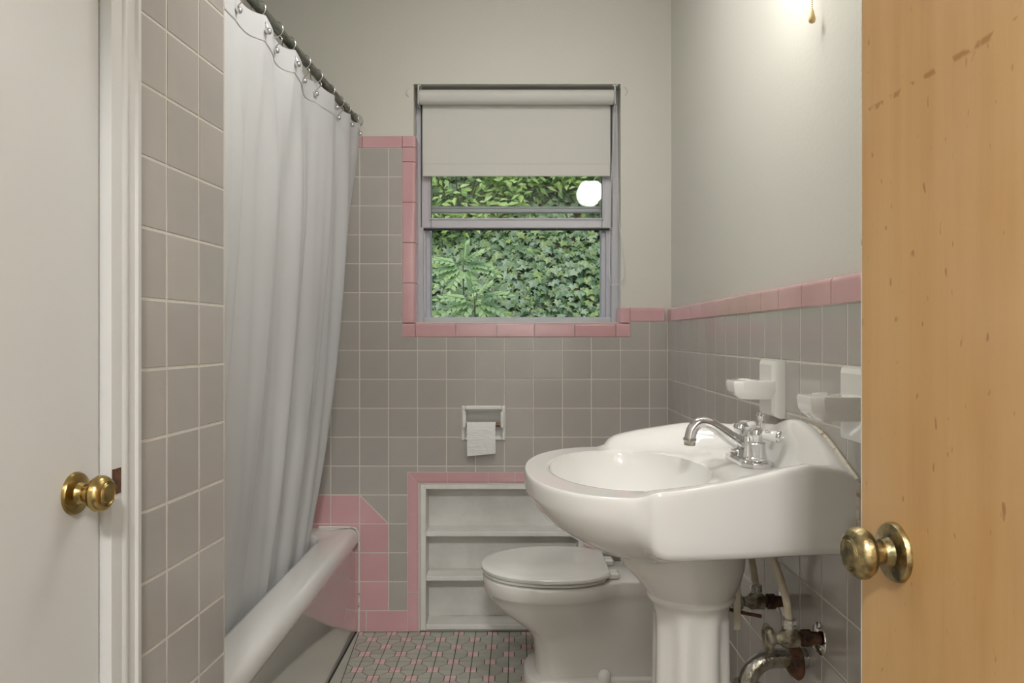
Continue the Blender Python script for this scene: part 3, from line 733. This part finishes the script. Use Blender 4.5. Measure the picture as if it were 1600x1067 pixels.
def egg_ring(xf, xb, a, z, n=40, cut=None):
    out = []; cxe = xf + (xb - xf) * .55
    for i in range(n):
        t = 2 * math.pi * i / n; c, s_ = math.cos(t), math.sin(t)
        X = cxe + (xb - cxe if c > 0 else cxe - xf) * (abs(c) ** .92) * (1 if c > 0 else -1)
        if cut: X = min(X, cut)
        out.append(Vector((X, YT + a * (abs(s_) ** .92) * (1 if s_ > 0 else -1), z)))
    return out
MB().rings([egg_ring(-.108, .315, .178, .3555, cut=.275), egg_ring(-.111, .318, .182, .358, cut=.277), egg_ring(-.111, .318, .182, .364, cut=.277), egg_ring(-.108, .315, .178, .3665, cut=.275)]).build('seat_ring', M['seat'], to, smooth=40)
MB().rings([egg_ring(-.114, .325, .186, .3685, cut=.287), egg_ring(-.117, .33, .190, .373, cut=.291), egg_ring(-.117, .33, .190, .380, cut=.291), egg_ring(-.112, .326, .185, .3855, cut=.287), egg_ring(-.09, .30, .165, .3885, cut=.27)]).build('lid', M['seat'], to, smooth=40)
for dz in (-.072, .072):
    h = MB(); h.box((.282, YT + dz - .022, .354), (.322, YT + dz + .022, .376), .006); h.build('hinge', M['seat'], to, smooth=40)
MB().lathe((.335, YT - .075, .30), (0, 0, -1), [(-.003, .006), (.0, .007), (.012, .007), (.016, .004)], n=12).build('seat_nut', M['seat'], to, smooth=40)
MB().lathe((.272, YT - .106, .046), (0, 0, 1), [(0, .020), (.014, .0205), (.024, .018), (.031, .011), (.033, 0)], n=20).build('bolt_cap', M['seat'], to, smooth=45)
MB().lathe((.155, YT - .103, .0475), (0, 0, 1), [(0, .0085), (.0015, .008), (.0015, 0)], n=14).build('bolt_hole', M['dark'], to)
tk = MB(); tk.rings([rrect(.385 + i, .553 - i * .3, YT - .245 + i, YT + .245 - i, .03, z) for i, z in ((.03, .352), (.012, .365), (.004, .40), (.0, .50), (.0, .68))]); tank = tk.build('tank', M['porcelain2'], to, smooth=45)
MB().rings([rrect(.378 + i, .557 - i, YT - .252 + i, YT + .252 - i, .03, z) for i, z in ((.003, .681), (.0, .686), (.0, .706), (.006, .714), (.02, .717))]).build('tank_lid', M['porcelain2'], tank, smooth=45)
lvv = MB(); lvv.tube([(.384, YT + .18, .64), (.368, YT + .18, .64), (.362, YT + .15, .638), (.362, YT + .11, .634)], .006, n=8); lvv.build('flush_lever', M['chrome'], tank, smooth=50)

# ------------------------------------------------------------------ pedestal sink
YS = 1.53; XW = XR - .0015
sk = empty('pedestal_sink', (.345, YS, 0)); tag(sk, 'white porcelain pedestal sink with scalloped splashback against the tiled wall', 'sink')
def hwid(u): return .270 + .040 * sstep(0, .30, u)
BASE = .853
FLKN = [(0, .018), (.03, .036), (.06, .048), (.085, .052), (.12, .047), (.17, .037), (.20, .032), (.24, .025), (.28, .019), (.32, .014), (.343, .012), (.352, .009), (.362, .003), (.37, 0)]
FLKF = [(0, .03), (.03, .050), (.06, .058), (.10, .060), (.17, .059), (.21, .052), (.25, .045), (.28, .040), (.32, .031), (.340, .025), (.350, .017), (.362, .004), (.37, 0)]
# ridge of the splashback along the wall: near end, crest, shallow dip, far end
BSP = [(-.30, .024), (-.27, .034), (-.206, .063), (-.16, .083), (-.12, .097), (-.08, .104), (-.045, .104), (-.015, .098), (.02, .087), (.05, .082), (.138, .076), (.22, .069), (.30, .055)]
def topz(u, v):
    hw = hwid(u); w_ = abs(v) / hw
    a = interp(FLKN if v < 0 else FLKF, u) * sstep(.70, .93, w_)
    b = max(0, interp(BSP, v) - .014 * (1 - sstep(0, .026, u))) * (1 - sstep(.036, .082, u))
    c = .011 * (1 - sstep(.135, .185, u))
    return BASE + (a ** 4 + b ** 4 + c ** 4) ** .25
outl = []
for i in range(20): outl.append((.0, -.270 + .540 * i / 20))
us = [i / 26 * .350 for i in range(26)] + [.350, .356, .361]
for u in us: outl.append((u, hwid(u) - (.012 * sstep(.35, .366, u))))
for i in range(1, 56):
    a = math.pi / 2 - math.pi * i / 56; ca, sa = math.cos(a), math.sin(a)
    outl.append((.364 + .191 * abs(ca) ** .90, .297 * abs(sa) ** .92 * (1 if sa >= 0 else -1)))
for u in us[::-1]: outl.append((u, -hwid(u) + (.012 * sstep(.35, .366, u))))
NB = len(outl); BC = (.345, 0.0); BA = (.160, .228); BD = .150
def W(u, v, z): return Vector((XW - u, YS + v, z))
edge = []
for u, v in outl:
    du, dv = (u - BC[0]) / .21, (v - BC[1]) / .30; L_ = math.hypot(du, dv); edge.append((BC[0] + BA[0] * du / L_, BA[1] * dv / L_))
rs = []
for s_ in (.06, .15, .3, .45, .58, .7, .8, .88, .94, .975, .993):            # bowl from the drain outwards
    z = BASE - .004 - BD * (1 - s_ ** 3.2) ** .80
    rs.append([W(BC[0] + .04 * (1 - s_) * -1 + (eu - BC[0]) * s_, ev * s_, z) for eu, ev in edge])
rs.append([W(eu, ev, BASE - .0015) for eu, ev in edge])
dt = (.04, .09, .16, .25, .34, .43, .52, .61, .70, .78, .85, .91, .95)
for t in dt:
    r = []
    for (u, v), (eu, ev) in zip(outl, edge):
        uu, vv = eu + (u - eu) * t, ev + (v - ev) * t; r.append(W(uu, vv, topz(uu, vv) - (.0012 if t < .05 else 0)))
    rs.append(r)
for t, d in ((.975, .002), (.992, .007), (1.0, .015)):
    r = []
    for (u, v), (eu, ev) in zip(outl, edge):
        uu, vv = eu + (u - eu) * t, ev + (v - ev) * t
        if u < .002: uu = min(uu, max(0, uu))
        r.append(W(uu, vv, topz(uu, vv) - (d if u > .004 else d * .2)))
    rs.append(r)
PCu = .225
front = [(1.0, .822), (.985, .81), (.955, .794), (.90, .772), (.83, .755), (.767, .741), (.667, .722), (.512, .704), (.385, .694), (.25, .687)]
side = [(1.0, .82), (1.0, .79), (.998, .768), (.985, .757), (.955, .752), (.88, .746), (.75, .734), (.55, .714), (.38, .698), (.25, .688)]
for (sf, zf), (ss, zs_) in zip(front, side):
    r = []
    for (u, v) in outl:
        k = sstep(.325, .40, u); s_ = ss + (sf - ss) * k; z = zs_ + (zf - zs_) * k
        uu = PCu + (u - PCu) * s_; 
        if u < .02: uu = max(0.0, min(uu, 0.0 + (1 - s_) * .6))
        r.append(W(uu, v * s_, z))
    rs.append(r)
basin = MB().rings(rs, True, True).build('basin', M['porcelain'], sk, smooth=60)
# pedestal
def ped_ring(z, r, fx=1.0, fl_=0.0):
    out = []
    for i in range(64):
        a = 2 * math.pi * i / 64; c, s_ = math.cos(a), math.sin(a)
        rr = r * (1 + fl_ * (.5 + .5 * math.cos(8 * a)) * -1)
        out.append(Vector((.349 + rr * c * (fx if c < 0 else 1), YS + rr * s_, z)))
    return out
pr = [(.0, .125, 1, 0), (.03, .125, 1, 0), (.05, .115, 1, 0), (.07, .098, 1, 0), (.10, .088, 1, 0), (.14, .084, 1, .06), (.30, .080, 1, .11), (.50, .077, 1, .11), (.555, .076, 1, .08), (.575, .075, 1, 0), (.588, .080, 1, 0), (.594, .086, 1, 0), (.600, .088, 1, 0), (.606, .086, 1.01, 0), (.62, .093, 1.05, 0), (.635, .099, 1.12, 0), (.65, .103, 1.22, 0), (.662, .106, 1.3, 0), (.699, .109, 1.36, 0)]
MB().rings([ped_ring(*p) for p in pr]).build('pedestal', M['porcelain2'], sk, smooth=40)
MB().lathe(W(BC[0] - .0376, 0, BASE - .004 - BD + .0005), (0, 0, 1), [(0, .024), (.003, .024), (.004, .02), (.001, .017), (.001, 0)], n=24).build('drain', M['chrome'], basin, smooth=40)
MB().lathe(W(.21, -.02, .808), (-1, 0, .4), [(0, .007), (.002, .007), (.002, 0)], n=12).build('overflow', M['rust'], basin)
# caulk where the basin meets the tiles
ck = MB(); ck.tube([W(.0030, v, topz(0, v) + .001) for v in [-.268, -.25, -.22, -.18, -.14, -.10, -.06, -.02, .04, .10, .2, .266]], .0042, n=8, steps=3)
ck.tube([W(.0030, -.2705, z) for z in (.868, .84, .80, .765)], .004, n=8, steps=2); ck.build('caulk_bead', M['caulk'], basin, smooth=60)

# ------------------------------------------------------------------ faucet
FX = .466; fz = BASE + .0115
fa = empty('faucet', (FX, YS, fz)); tag(fa, 'chrome two-handle faucet with curved spout on the sink', 'faucet')
def oct_ring(hx, hy, c, z): return [Vector((FX + a * hx, YS + b * hy, z)) if False else Vector((FX + a, YS + b, z)) for a, b in ((hx, -hy + c), (hx, hy - c), (hx - c * .6, hy), (-hx + c * .6, hy), (-hx, hy - c), (-hx, -hy + c), (-hx + c * .6, -hy), (hx - c * .6, -hy))]
MB().rings([oct_ring(.031, .083, .025, fz), oct_ring(.031, .083, .025, fz + .007), oct_ring(.028, .080, .024, fz + .010), oct_ring(.022, .074, .022, fz + .0125)]).build('base_plate', M['chrome'], fa, smooth=30)
zz = fz + .011
MB().lathe((FX, YS, zz), (0, 0, 1), [(0, .022), (.006, .021), (.016, .019), (.03, .0185), (.042, .016), (.047, .008), (.048, 0)], n=28).build('spout_body', M['chrome'], fa, smooth=45)
sp = MB(); sp.tube([(FX - .004, YS, zz + .020), (FX - .03, YS, zz + .034), (FX - .055, YS, zz + .052), (FX - .078, YS, zz + .066), (FX - .098, YS, zz + .068), (FX - .112, YS, zz + .056), (FX - .117, YS, zz + .040), (FX - .118, YS, zz + .034)], [.0155, .0145, .0125, .0115, .0112, .0115, .0115, .0112], n=20); spout = sp.build('spout', M['chrome'], fa, smooth=60)
MB().lathe((FX - .118, YS, zz + .037), (-.05, 0, -1), [(0, .0135), (.004, .0137), (.006, .0118), (.014, .0112), (.015, .008), (.012, 0)], n=20).build('aerator', M['chrome_worn'], spout, smooth=40)
MB().lathe((FX + .024, YS, zz), (0, 0, 1), [(0, .0035), (.072, .0035), (.072, .0055), (.082, .0065), (.084, .0095), (.088, .0095), (.089, 0)], n=14).build('lift_rod', M['chrome'], fa, smooth=40)
for sgn, y in ((-1, YS - .051), (1, YS + .051)):
    st_ = MB(); st_.lathe((FX, y, zz), (0, 0, 1), [(0, .0205), (.006, .0205), (.008, .0185), (.034, .0185), (.036, .0165), (.037, .0125), (.044, .0125), (.047, .0148), (.055, .0155), (.062, .012), (.065, 0)], n=28)
    hd = st_.build('handle_hub', M['chrome'], fa, smooth=40)
    d = Vector((.70, -.55 , -.05)).normalized() if sgn < 0 else Vector((.72, .6, .0)).normalized()
    o_ = Vector((FX, y, zz + .052)) + d * .012
    lev = MB().lathe(o_, d, [(0, .0065), (.004, .009), (.024, .0112), (.030, .0105)], n=20).build('lever', M['ceramic'], fa, smooth=45); lev['label'] = 'white ceramic lever'
    MB().lathe(o_, d, [(.029, .0108), (.032, .0118), (.035, .0115), (.038, .0092), (.040, .005), (.043, .0042), (.0445, 0)], n=20).build('lever_tip', M['chrome'], lev, smooth=45)
    if sgn < 0:
        cu_ = bpy.data.curves.new('cold_text', 'FONT'); cu_.body = 'Cold'; cu_.size = .0085; cu_.extrude = .0001; cu_.align_x = 'CENTER'
        tob = bpy.data.objects.new('tmp', cu_); COL.objects.link(tob); dg = bpy.context.evaluated_depsgraph_get()
        me = bpy.data.meshes.new_from_object(tob.evaluated_get(dg)); bpy.data.objects.remove(tob)
        side_ = Vector((0, 0, 1)).cross(d).normalized(); upv = d.cross(side_)
        nrm = (upv * .75 + side_ * -.65).normalized(); yv = nrm.cross(d).normalized()
        pos = o_ + d * .0145 + nrm * .0104 - yv * .002
        me.materials.clear(); me.materials.append(M['dark'])
        t_ = bpy.data.objects.new('lettering', me); t_.matrix_basis = Matrix.Translation(-fa.location) @ Matrix(((d.x, yv.x, nrm.x, pos.x), (d.y, yv.y, nrm.y, pos.y), (d.z, yv.z, nrm.z, pos.z), (0, 0, 0, 1))); link(t_, lev)

# ------------------------------------------------------------------ pipes under the sink
def valve(y, z, label, turned):
    e = empty('shutoff_valve', (XR - .06, y, z)); tag(e, label, 'valve', 'shutoff valves under the sink')
    MB().lathe((XR - .0005, y, z), (-1, 0, 0), [(0, .031), (.002, .030), (.004, .022), (.006, .014)], n=24).build('escutcheon', M['chrome'], e, smooth=45)
    MB().lathe((XR, y, z), (-1, 0, 0), [(.004, .012), (.018, .012), (.018, .016), (.034, .016), (.034, .011), (.046, .011)], n=10).build('coupling', M['rust'], e)
    b = MB(); b.lathe((XR - .040, y, z), (-1, 0, 0), [(0, .010), (.002, .0165), (.030, .0165), (.036, .012), (.046, .009)], n=16); b.lathe((XR - .058, y, z), (0, 0, 1), [(0, .012), (.022, .012)], n=14); b.build('valve_body', M['grime'], e, smooth=40)
    MB().lathe((XR - .058, y, z + .020), (0, 0, 1), [(0, .0135), (.016, .0135), (.018, .008)], n=6).build('nut', M['chrome_worn'], e)
    h = MB(); h.lathe((XR - .082, y, z), (-1, 0, 0), [(0, .008), (.006, .014), (.012, .024), (.018, .025), (.022, .021), (.022, 0)], n=28, mod=(lambda a, d: 1 + .10 * math.cos(6 * a)) if turned else (lambda a, d: .9 + .35 * abs(math.cos(a)) if d > .007 else 1)); h.build('valve_handle', M['grime' if turned else 'chrome_worn'], e, smooth=50)
    return e
VZ = .548
valve(1.433, VZ, 'corroded shutoff valve under the sink nearest the wooden door', True)
valve(1.632, VZ, 'corroded shutoff valve under the sink nearest the toilet', False)
def hose(y, top, label):
    h = MB(); h.tube([(XR - .058, y, VZ + .032), (XR - .064, y + .004, VZ + .08), (XR - .085, y + (top[1] - y) * .45, VZ + .15), top], [.0072, .0072, .0068, .0066], n=12)
    tag(h.build('supply_hose', M['hose'], smooth=60), label, 'hose', 'supply hoses under the sink')
hose(1.433, (.46, 1.468, .752), 'cream supply hose rising from the valve nearest the wooden door')
hose(1.632, (.462, 1.60, .748), 'cream supply hose rising from the valve nearest the toilet')
sr = MB(); sr.box((.441, 1.545, .52), (.455, 1.549, .74), .001); tag(sr.build('plastic_strap', M['hose']), 'flat cream plastic strap hanging beside the pedestal', 'strap')
pv = MB(); pv.tube([(.42, 1.553, .563), (.46, 1.555, .552), (.50, 1.556, .544)], .0038, n=8); tag(pv.build('pivot_rod', M['rust'], smooth=50), 'thin rusty rod running from the pedestal to the strap', 'rod')
pt = empty('drain_trap', (.47, 1.50, .47)); tag(pt, 'dusty chrome drain pipe bending down from the wall under the sink', 'pipe')
PZ = .478; py = 1.500
tr = MB(); tr.tube([(XR + .002, py, PZ + .004), (XR - .04, py, PZ + .004), (XR - .075, py, PZ + .002), (XR - .1, py, PZ - .012), (XR - .114, py, PZ - .036), (XR - .117, py, PZ - .075), (XR - .118, py, PZ - .13), (XR - .135, py, PZ - .165), (XR - .165, py, PZ - .175), (XR - .195, py, PZ - .16), (XR - .205, py, PZ - .12), (XR - .205, py, PZ - .02), (XR - .206, py + .02, PZ + .20)], .0185, n=20); trp = tr.build('pipe', M['chrome_worn'], pt, smooth=60)
MB().lathe((XR - .117, py, PZ - .042), (0, 0, -1), [(0, .019), (.001, .026), (.007, .0275), (.014, .0265), (.018, .024), (.030, .0235), (.032, .019)], n=28).build('slip_nut', M['chrome_worn'], trp, smooth=35)
MB().lathe((XR - .018, py, PZ - .001), (-1, -.1, 0), [(0, .034), (.004, .036), (.012, .030), (.018, .022), (.020, .019)], n=28).build('escutcheon', M['rust'], pt, smooth=45)

# ------------------------------------------------------------------ ceramic wall fixtures (identical pair)
def fixture(y, label):
    e = empty('ceramic_holder', (XR, y, 1.0)); tag(e, label, 'ceramic holder', 'ceramic holders above the sink')
    pl = MB(); z0, z1, hw = .942, 1.068, .052
    rs = [[Vector((XR - d, y + a * (hw - i), z0 + i if b < 0 else z1 - i)) for a, b in ((-1, -1), (1, -1), (1, 1), (-1, 1))] for d, i in ((0, 0), (.012, 0), (.021, .004), (.026, .012))]
    pl.rings(rs, True, True); pl.build('back_plate', M['ceramic'], e, smooth=25)
    sh = MB(); ol = [(.020, -.050), (.020, .050), (.088, .046), (.104, .030), (.104, -.030), (.088, -.046)]
    def rg(z, k, ins=0): return [Vector((XR - .02 - (u - .02) * k + ins * (u > .02), y + v * k, z)) for u, v in ol]
    sh.rings([rg(.982, .78), rg(.990, .9), rg(.998, .97), rg(1.016, 1.0), rg(1.021, .975), rg(1.0215, .93)]); shf_ = sh.build('shelf', M['ceramic'], e, smooth=35)
    for k in (-.024, .024): MB().torus((XR - .066, y + k, 1.0215), (0, 0, 1), .012, .0018, 20, 6).build('hole_rim', M['ceramic'], shf_, smooth=60)
    return e
fixture(1.668, 'white ceramic wall holder above the far end of the sink')
fixture(1.240, 'white ceramic wall holder partly hidden behind the wooden door')

# ------------------------------------------------------------------ wall lamp above the sink (above the frame) with its pull chain
lp = empty('wall_lamp', (XR + .016, 1.50, 1.97)); tag(lp, 'lit globe wall lamp above the sink with a beaded pull chain', 'lamp')
MB().lathe((XR + .016, 1.50, 1.97), (-1, 0, 0), [(0, .06), (.012, .06), (.02, .05), (.026, .03), (.07, .026), (.075, .036), (.085, .036)], n=32).build('lamp_base', M['ceramic'], lp, smooth=40)
MB().sphere((XR - .139, 1.50, 1.97), .076, 32, sq=(1, 1, .92)).build('globe', M['globe'], lp, smooth=80)
pc = MB(); chain(pc, [(XR - .003, 1.463, 1.95), (XR - .003, 1.463, 1.746)], .0016, .0042); pc.build('pull_chain', M['brass'], lp, smooth=80)
MB().lathe((XR - .003, 1.463, 1.747), (0, 0, -1), [(0, .0015), (.001, .0025), (.008, .004), (.016, .0062), (.021, .0068), (.0245, .0058), (.0265, .003), (.027, 0)], n=20).build('pull_knob', M['wood_pull'], lp, smooth=60)
# fill light added on the bathroom ceiling, out of view, to even the brightness
cl = empty('added_fill_lamp', (-.05, 1.75, ZC)); tag(cl, 'added fill-light dome on the bathroom ceiling, out of view', 'lamp')
MB().lathe((-.05, 1.75, ZC), (0, 0, -1), [(0, .20), (.02, .20), (.022, .18)], n=32).build('lamp_base', M['ceramic'], cl, smooth=40)
MB().lathe((-.05, 1.75, ZC - .02), (0, 0, -1), [(0, .185), (.03, .18), (.06, .145), (.075, .08), (.08, 0)], n=32).build('dome', M['room_fill'], cl, smooth=60)
# invented hall light behind the camera, added as fill through the doorway
hl = empty('added_fill_lamp', (0.0, -.95, ZC)); tag(hl, 'added fill-light dome on the hall ceiling behind the doorway', 'lamp')
MB().lathe((0, -.95, ZC), (0, 0, -1), [(0, .17), (.02, .17), (.022, .15)], n=32).build('lamp_base', M['ceramic'], hl, smooth=40)
MB().lathe((0, -.95, ZC - .02), (0, 0, -1), [(0, .155), (.03, .15), (.06, .12), (.08, .07), (.088, 0)], n=32).build('dome', M['hall_fill'], hl, smooth=60)

# ------------------------------------------------------------------ doors
def knob_set(parent, o, ax, m, sc=1.0):
    """rosette, shank and knob on a door face; o, ax in the parent's local space"""
    r = MB(); r.lathe(o, ax, [(0, .0285 * sc), (.002, .0285 * sc), (.005, .027 * sc), (.007, .021 * sc), (.008, .015 * sc), (.011, .0135 * sc), (.015, .0125 * sc)], n=36)
    ob = bpy.data.objects.new('rosette', mesh('rosette', r.v, r.f, m, 40)); link(ob, parent)
    r = MB(); r.lathe(o, ax, [(.010, .0098 * sc), (.030, .0098 * sc), (.032, .012 * sc)], n=24); ob = bpy.data.objects.new('shank', mesh('shank', r.v, r.f, m, 40)); link(ob, parent)
    r = MB(); r.lathe(o, ax, [(.0235 + (d - .027) * .80, q * sc) for d, q in ((.027, .010), (.029, .016), (.033, .0215), (.039, .0245), (.046, .0243), (.052, .0215), (.0555, .0175), (.0558, .0165), (.0545, .0160), (.0562, .0150), (.0547, .0138), (.0572, .012), (.0580, .006), (.0582, 0))], n=40)
    ob = bpy.data.objects.new('knob', mesh('knob', r.v, r.f, m, 30)); link(ob, parent)
# white door in the left wall (local frame FL)
d1 = MB(); d1.box((.3755, -.045, .006), (1.088, -.008, 2.022), .002)
door1 = struct(d1.build('door_1', M['white_paint'], frame=FL)); door1['label'] = 'white painted flush door with a brass knob in the left wall'
# knob: photo pixel (117, 779)
s_k = .4292; z_k = .907
knob_set(door1, Vector((s_k, -.008, z_k)), Vector((0, 1, 0)), M['brass'])
# casing: stepped moulding
prof = [(.302, -.012), (.302, .008), (.306, .012), (.318, .013), (.322, .009), (.328, .008), (.344, .0085), (.349, .0115), (.356, .013), (.362, .012), (.366, .0095), (.386, .009), (.396, .008), (.396, -.012)]
prof = [((a - .302) * .755 + .302, b) for a, b in prof]
cs = MB(); cs.rings([[Vector((a, b, 0.0)) for a, b in prof], [Vector((a, b, 2.12)) for a, b in prof]]); cs.rings([[Vector((1.486 - a, b, 0.0)) for a, b in prof[::-1]], [Vector((1.486 - a, b, 2.12)) for a, b in prof[::-1]]])
cs.box((.373, -.012, 2.03), (1.113, .009, 2.12)); trim1 = struct(cs.build('trim_1', M['white_paint'], frame=FL, smooth=30))
spl = MB(); spl.box((.353, .0085, .893), (.3725, .0100, .929)); spl.build('strike_plate', M['rust'], trim1)['label'] = 'rusty strike plate with flaked paint'
# wooden door standing open along the right (local frame FD: x along the door towards the hinge, y away from the camera side)
ED = Vector((.358, .790, 0)); dd = Vector((.0872, -.9962, 0)); nd = Vector((.9962, .0872, 0))
FD = Matrix(((dd.x, nd.x, 0, ED.x), (dd.y, nd.y, 0, ED.y), (0, 0, 1, 0), (0, 0, 0, 1)))
d2 = MB(); d2.box((.0, .0, .008), (.755, .035, 2.03), .0015)
door2 = struct(d2.build('door_2', M['door_wood'], frame=FD)); door2['label'] = 'honey-coloured wooden door standing open on the right'
de = MB(); de.box((-.0025, .0005, .008), (.0008, .0345, 2.03), .0006); ob = bpy.data.objects.new('painted_edge', mesh('painted_edge', de.v, de.f, M['bead'])); link(ob, door2)
knob_set(door2, Vector((.0605, 0, .9095)), Vector((0, -1, 0)), M['brass_dark'])
for z in (.25, 1.05, 1.85):
    hg = MB(); hg.lathe((.758, -.004, z - .045), (0, 0, 1), [(0, .006), (.09, .006)], n=12); ob = bpy.data.objects.new('hinge', mesh('hinge', hg.v, hg.f, M['brass_dark'], 40)); link(ob, door2)

# ------------------------------------------------------------------ garden outside the window
def slope(x, y): return 0.15 + (y - 4.2) * 1.05 + .12 * math.sin(x * 1.7 + y) + .08 * math.sin(x * 4.1 - y * 2)
gn = MB(); nx_, ny_ = 36, 30; gv = []
for j in range(ny_ + 1):
    for i in range(nx_ + 1):
        x, y = -5 + 10 * i / nx_, 3.12 + 6.4 * j / ny_; gv.append((x, y, slope(x, y) if y > 4.2 else max(-.1, .15 - (4.2 - y) * .25)))
gn.add(gv, [(j * (nx_ + 1) + i, j * (nx_ + 1) + i + 1, (j + 1) * (nx_ + 1) + i + 1, (j + 1) * (nx_ + 1) + i) for j in range(ny_) for i in range(nx_)])
bank = gn.build('ivy_bank', M['ground'], smooth=80); tag(bank, 'steep earth bank covered with green ivy outside the window', 'ivy bank')
IVY = [(0, -.05), (.20, -.32), (.42, -.22), (.36, .02), (.62, .22), (.30, .30), (.20, .44), (0, .80), (-.20, .44), (-.30, .30), (-.62, .22), (-.36, .02), (-.42, -.22), (-.20, -.32)]
ivy_v = [Vector((0, .1, .06))] + [Vector((a, b, -.10 * abs(a) - .08 * max(0, b))) for a, b in IVY]
ivy_f = [(0, i + 1, (i + 1) % len(IVY) + 1) for i in range(len(IVY))]
ivy_me = mesh('ivy_leaf', ivy_v, ivy_f, M['ivy'])
rnd = random.Random(3)
def leaf_matrix(p, size, lift):
    # leaf blade faces outwards from the bank (towards -y and up), tip hanging down
    n = Vector((rnd.gauss(0, .33), -1 + rnd.gauss(0, .25), .75 + rnd.gauss(0, .3))).normalized()
    tip = Vector((rnd.gauss(0, .6), -.2, -1)); tip = (tip - n * tip.dot(n)).normalized(); sx_ = tip.cross(n)
    return Matrix(((sx_.x * size, tip.x * size, n.x * size, p.x), (sx_.y * size, tip.y * size, n.y * size, p.y), (sx_.z * size, tip.z * size, n.z * size, p.z), (0, 0, 0, 1)))
LV, LF = [], []; single = 0
for k in range(25000):
    x, y = rnd.uniform(-2.0, 2.0), rnd.uniform(4.55, 7.0)
    if abs(x) > .33 * y: continue
    p = Vector((x, y, slope(x, y))) + Vector((0, -.72, .69)) * rnd.uniform(.005, .11)
    size = rnd.uniform(.038, .074); mw = leaf_matrix(p, size, 0)
    inview = (668 < CX + F * p.x / p.y < 944) and (362 < CY - F * (p.z - H) / p.y < 494)
    if inview and single < 300 and p.y < 5.9 and rnd.random() < .3 and (p - Vector((0, 0, 0))).length > 0:
        o = bpy.data.objects.new('ivy_leaf', ivy_me); o.matrix_basis = mw; link(o, bank); single += 1
    else:
        b0 = len(LV); LV += [mw @ v for v in ivy_v]; LF += [tuple(i + b0 for i in f) for f in ivy_f]
o = bpy.data.objects.new('ivy_leaves', mesh('ivy_leaves', LV, LF, M['ivy'])); o['kind'] = 'stuff'; link(o, bank)
# bright shrubs higher on the bank
def shrub(x, y, rx_, rz_, n, label, seed):
    rr = random.Random(seed); base = Vector((x, y, slope(x, y)))
    e = empty('shrub', base); tag(e, label, 'shrub', 'shrubs on the bank')
    V_, F_ = [], []; st_ = MB()
    for k in range(n):
        d = Vector((rr.gauss(0, 1), rr.gauss(0, .6), rr.gauss(0, 1))); d.normalize(); q = rr.uniform(.45, 1) 
        c = Vector((x, y - .15, base.z + rz_ * .8)) + Vector((d.x * rx_, d.y * .35, d.z * rz_)) * q
        L_ = rr.uniform(.05, .095); t = Vector((rr.gauss(0, 1), -.3 + rr.gauss(0, .5), -.3 + rr.gauss(0, .6))).normalized(); nn_ = Vector((rr.gauss(0, .5), -1, .8)); s_ = t.cross(nn_).normalized() * L_ * .24; up = s_.cross(t).normalized() * L_ * .08
        b0 = len(V_); V_ += [c, c + t * L_ * .35 + s_ + up, c + t * L_, c + t * L_ * .35 - s_ + up, c + t * L_ * .5]; F_ += [(b0, b0 + 1, b0 + 4), (b0 + 1, b0 + 2, b0 + 4), (b0 + 2, b0 + 3, b0 + 4), (b0 + 3, b0, b0 + 4)]
        if k % 60 == 0: st_.tube([base, (base + c) / 2 + Vector((0, -.03, .05)), c], [.008, .005, .002], n=5, steps=3)
    ob = MB(); ob.v = [Vector(v) for v in V_]; ob.f = F_; q = ob.build('foliage', M['shrub'], e); q['kind'] = 'stuff'
    st_.build('stems', M['stem'], e, smooth=60)
shrub(-.45, 6.08, .6, .40, 1500, 'bright green shrub at the upper left of the window view', 1)
shrub(.25, 6.15, .65, .42, 1500, 'yellow-green shrub at the upper middle of the window view', 2)
shrub(.85, 6.0, .55, .45, 1100, 'leafy shrub at the upper right of the window view', 5)
shrub(-1.6, 6.2, .6, .5, 900, 'leafy shrub beyond the left edge of the window', 8)
# two seedlings with pinnate leaves in front of the ivy
def pinnate(x, y, zt, n, label, seed):
    rr = random.Random(seed); base = Vector((x, y, slope(x, y))); e = empty('pinnate_plant', base); tag(e, label, 'plant', 'pinnate seedlings in the ivy')
    top_ = Vector((x, y - .16, zt)); st_ = MB(); st_.tube([base + Vector((0, 0, -.02)), base + Vector((0, -.08, .06)), top_], .0035, n=6, steps=4); st_.build('stem', M['stem'], e, smooth=60)
    for k in range(n):
        a = 2 * math.pi * (k + rr.uniform(.1, .9)) / n; d = Vector((math.cos(a), -.45, math.sin(a) * .6 - .1)).normalized(); L_ = rr.uniform(.19, .28); fr = MB()
        sd = d.cross(Vector((0, -.6, .8))).normalized()
        for q in range(6):
            c = top_ + d * L_ * (.25 + .14 * q) + Vector((0, 0, -.05 * (q / 6) ** 2))
            for sg in ((-1, 1) if q < 5 else (0,)):
                t = (d * .75 + sd * sg * .9 + Vector((0, 0, -.15))).normalized(); l = .072 * (1 - .05 * q); wv = t.cross(Vector((0, -.7, .7))).normalized() * l * .26
                fr.add([c, c + t * l * .4 + wv, c + t * l, c + t * l * .4 - wv], [(0, 1, 2, 3)])
        fr.tube([top_, top_ + d * L_ * .5, top_ + d * L_], .002, n=4, steps=2)
        fr.build('frond', M['pinnate'], e)
pinnate(-.36, 5.22, 1.60, 9, 'pale green plant with feathery leaves at the left of the open window view', 4)
pinnate(-.27, 5.0, 1.35, 8, 'lower pale green feathery plant among the ivy', 6)
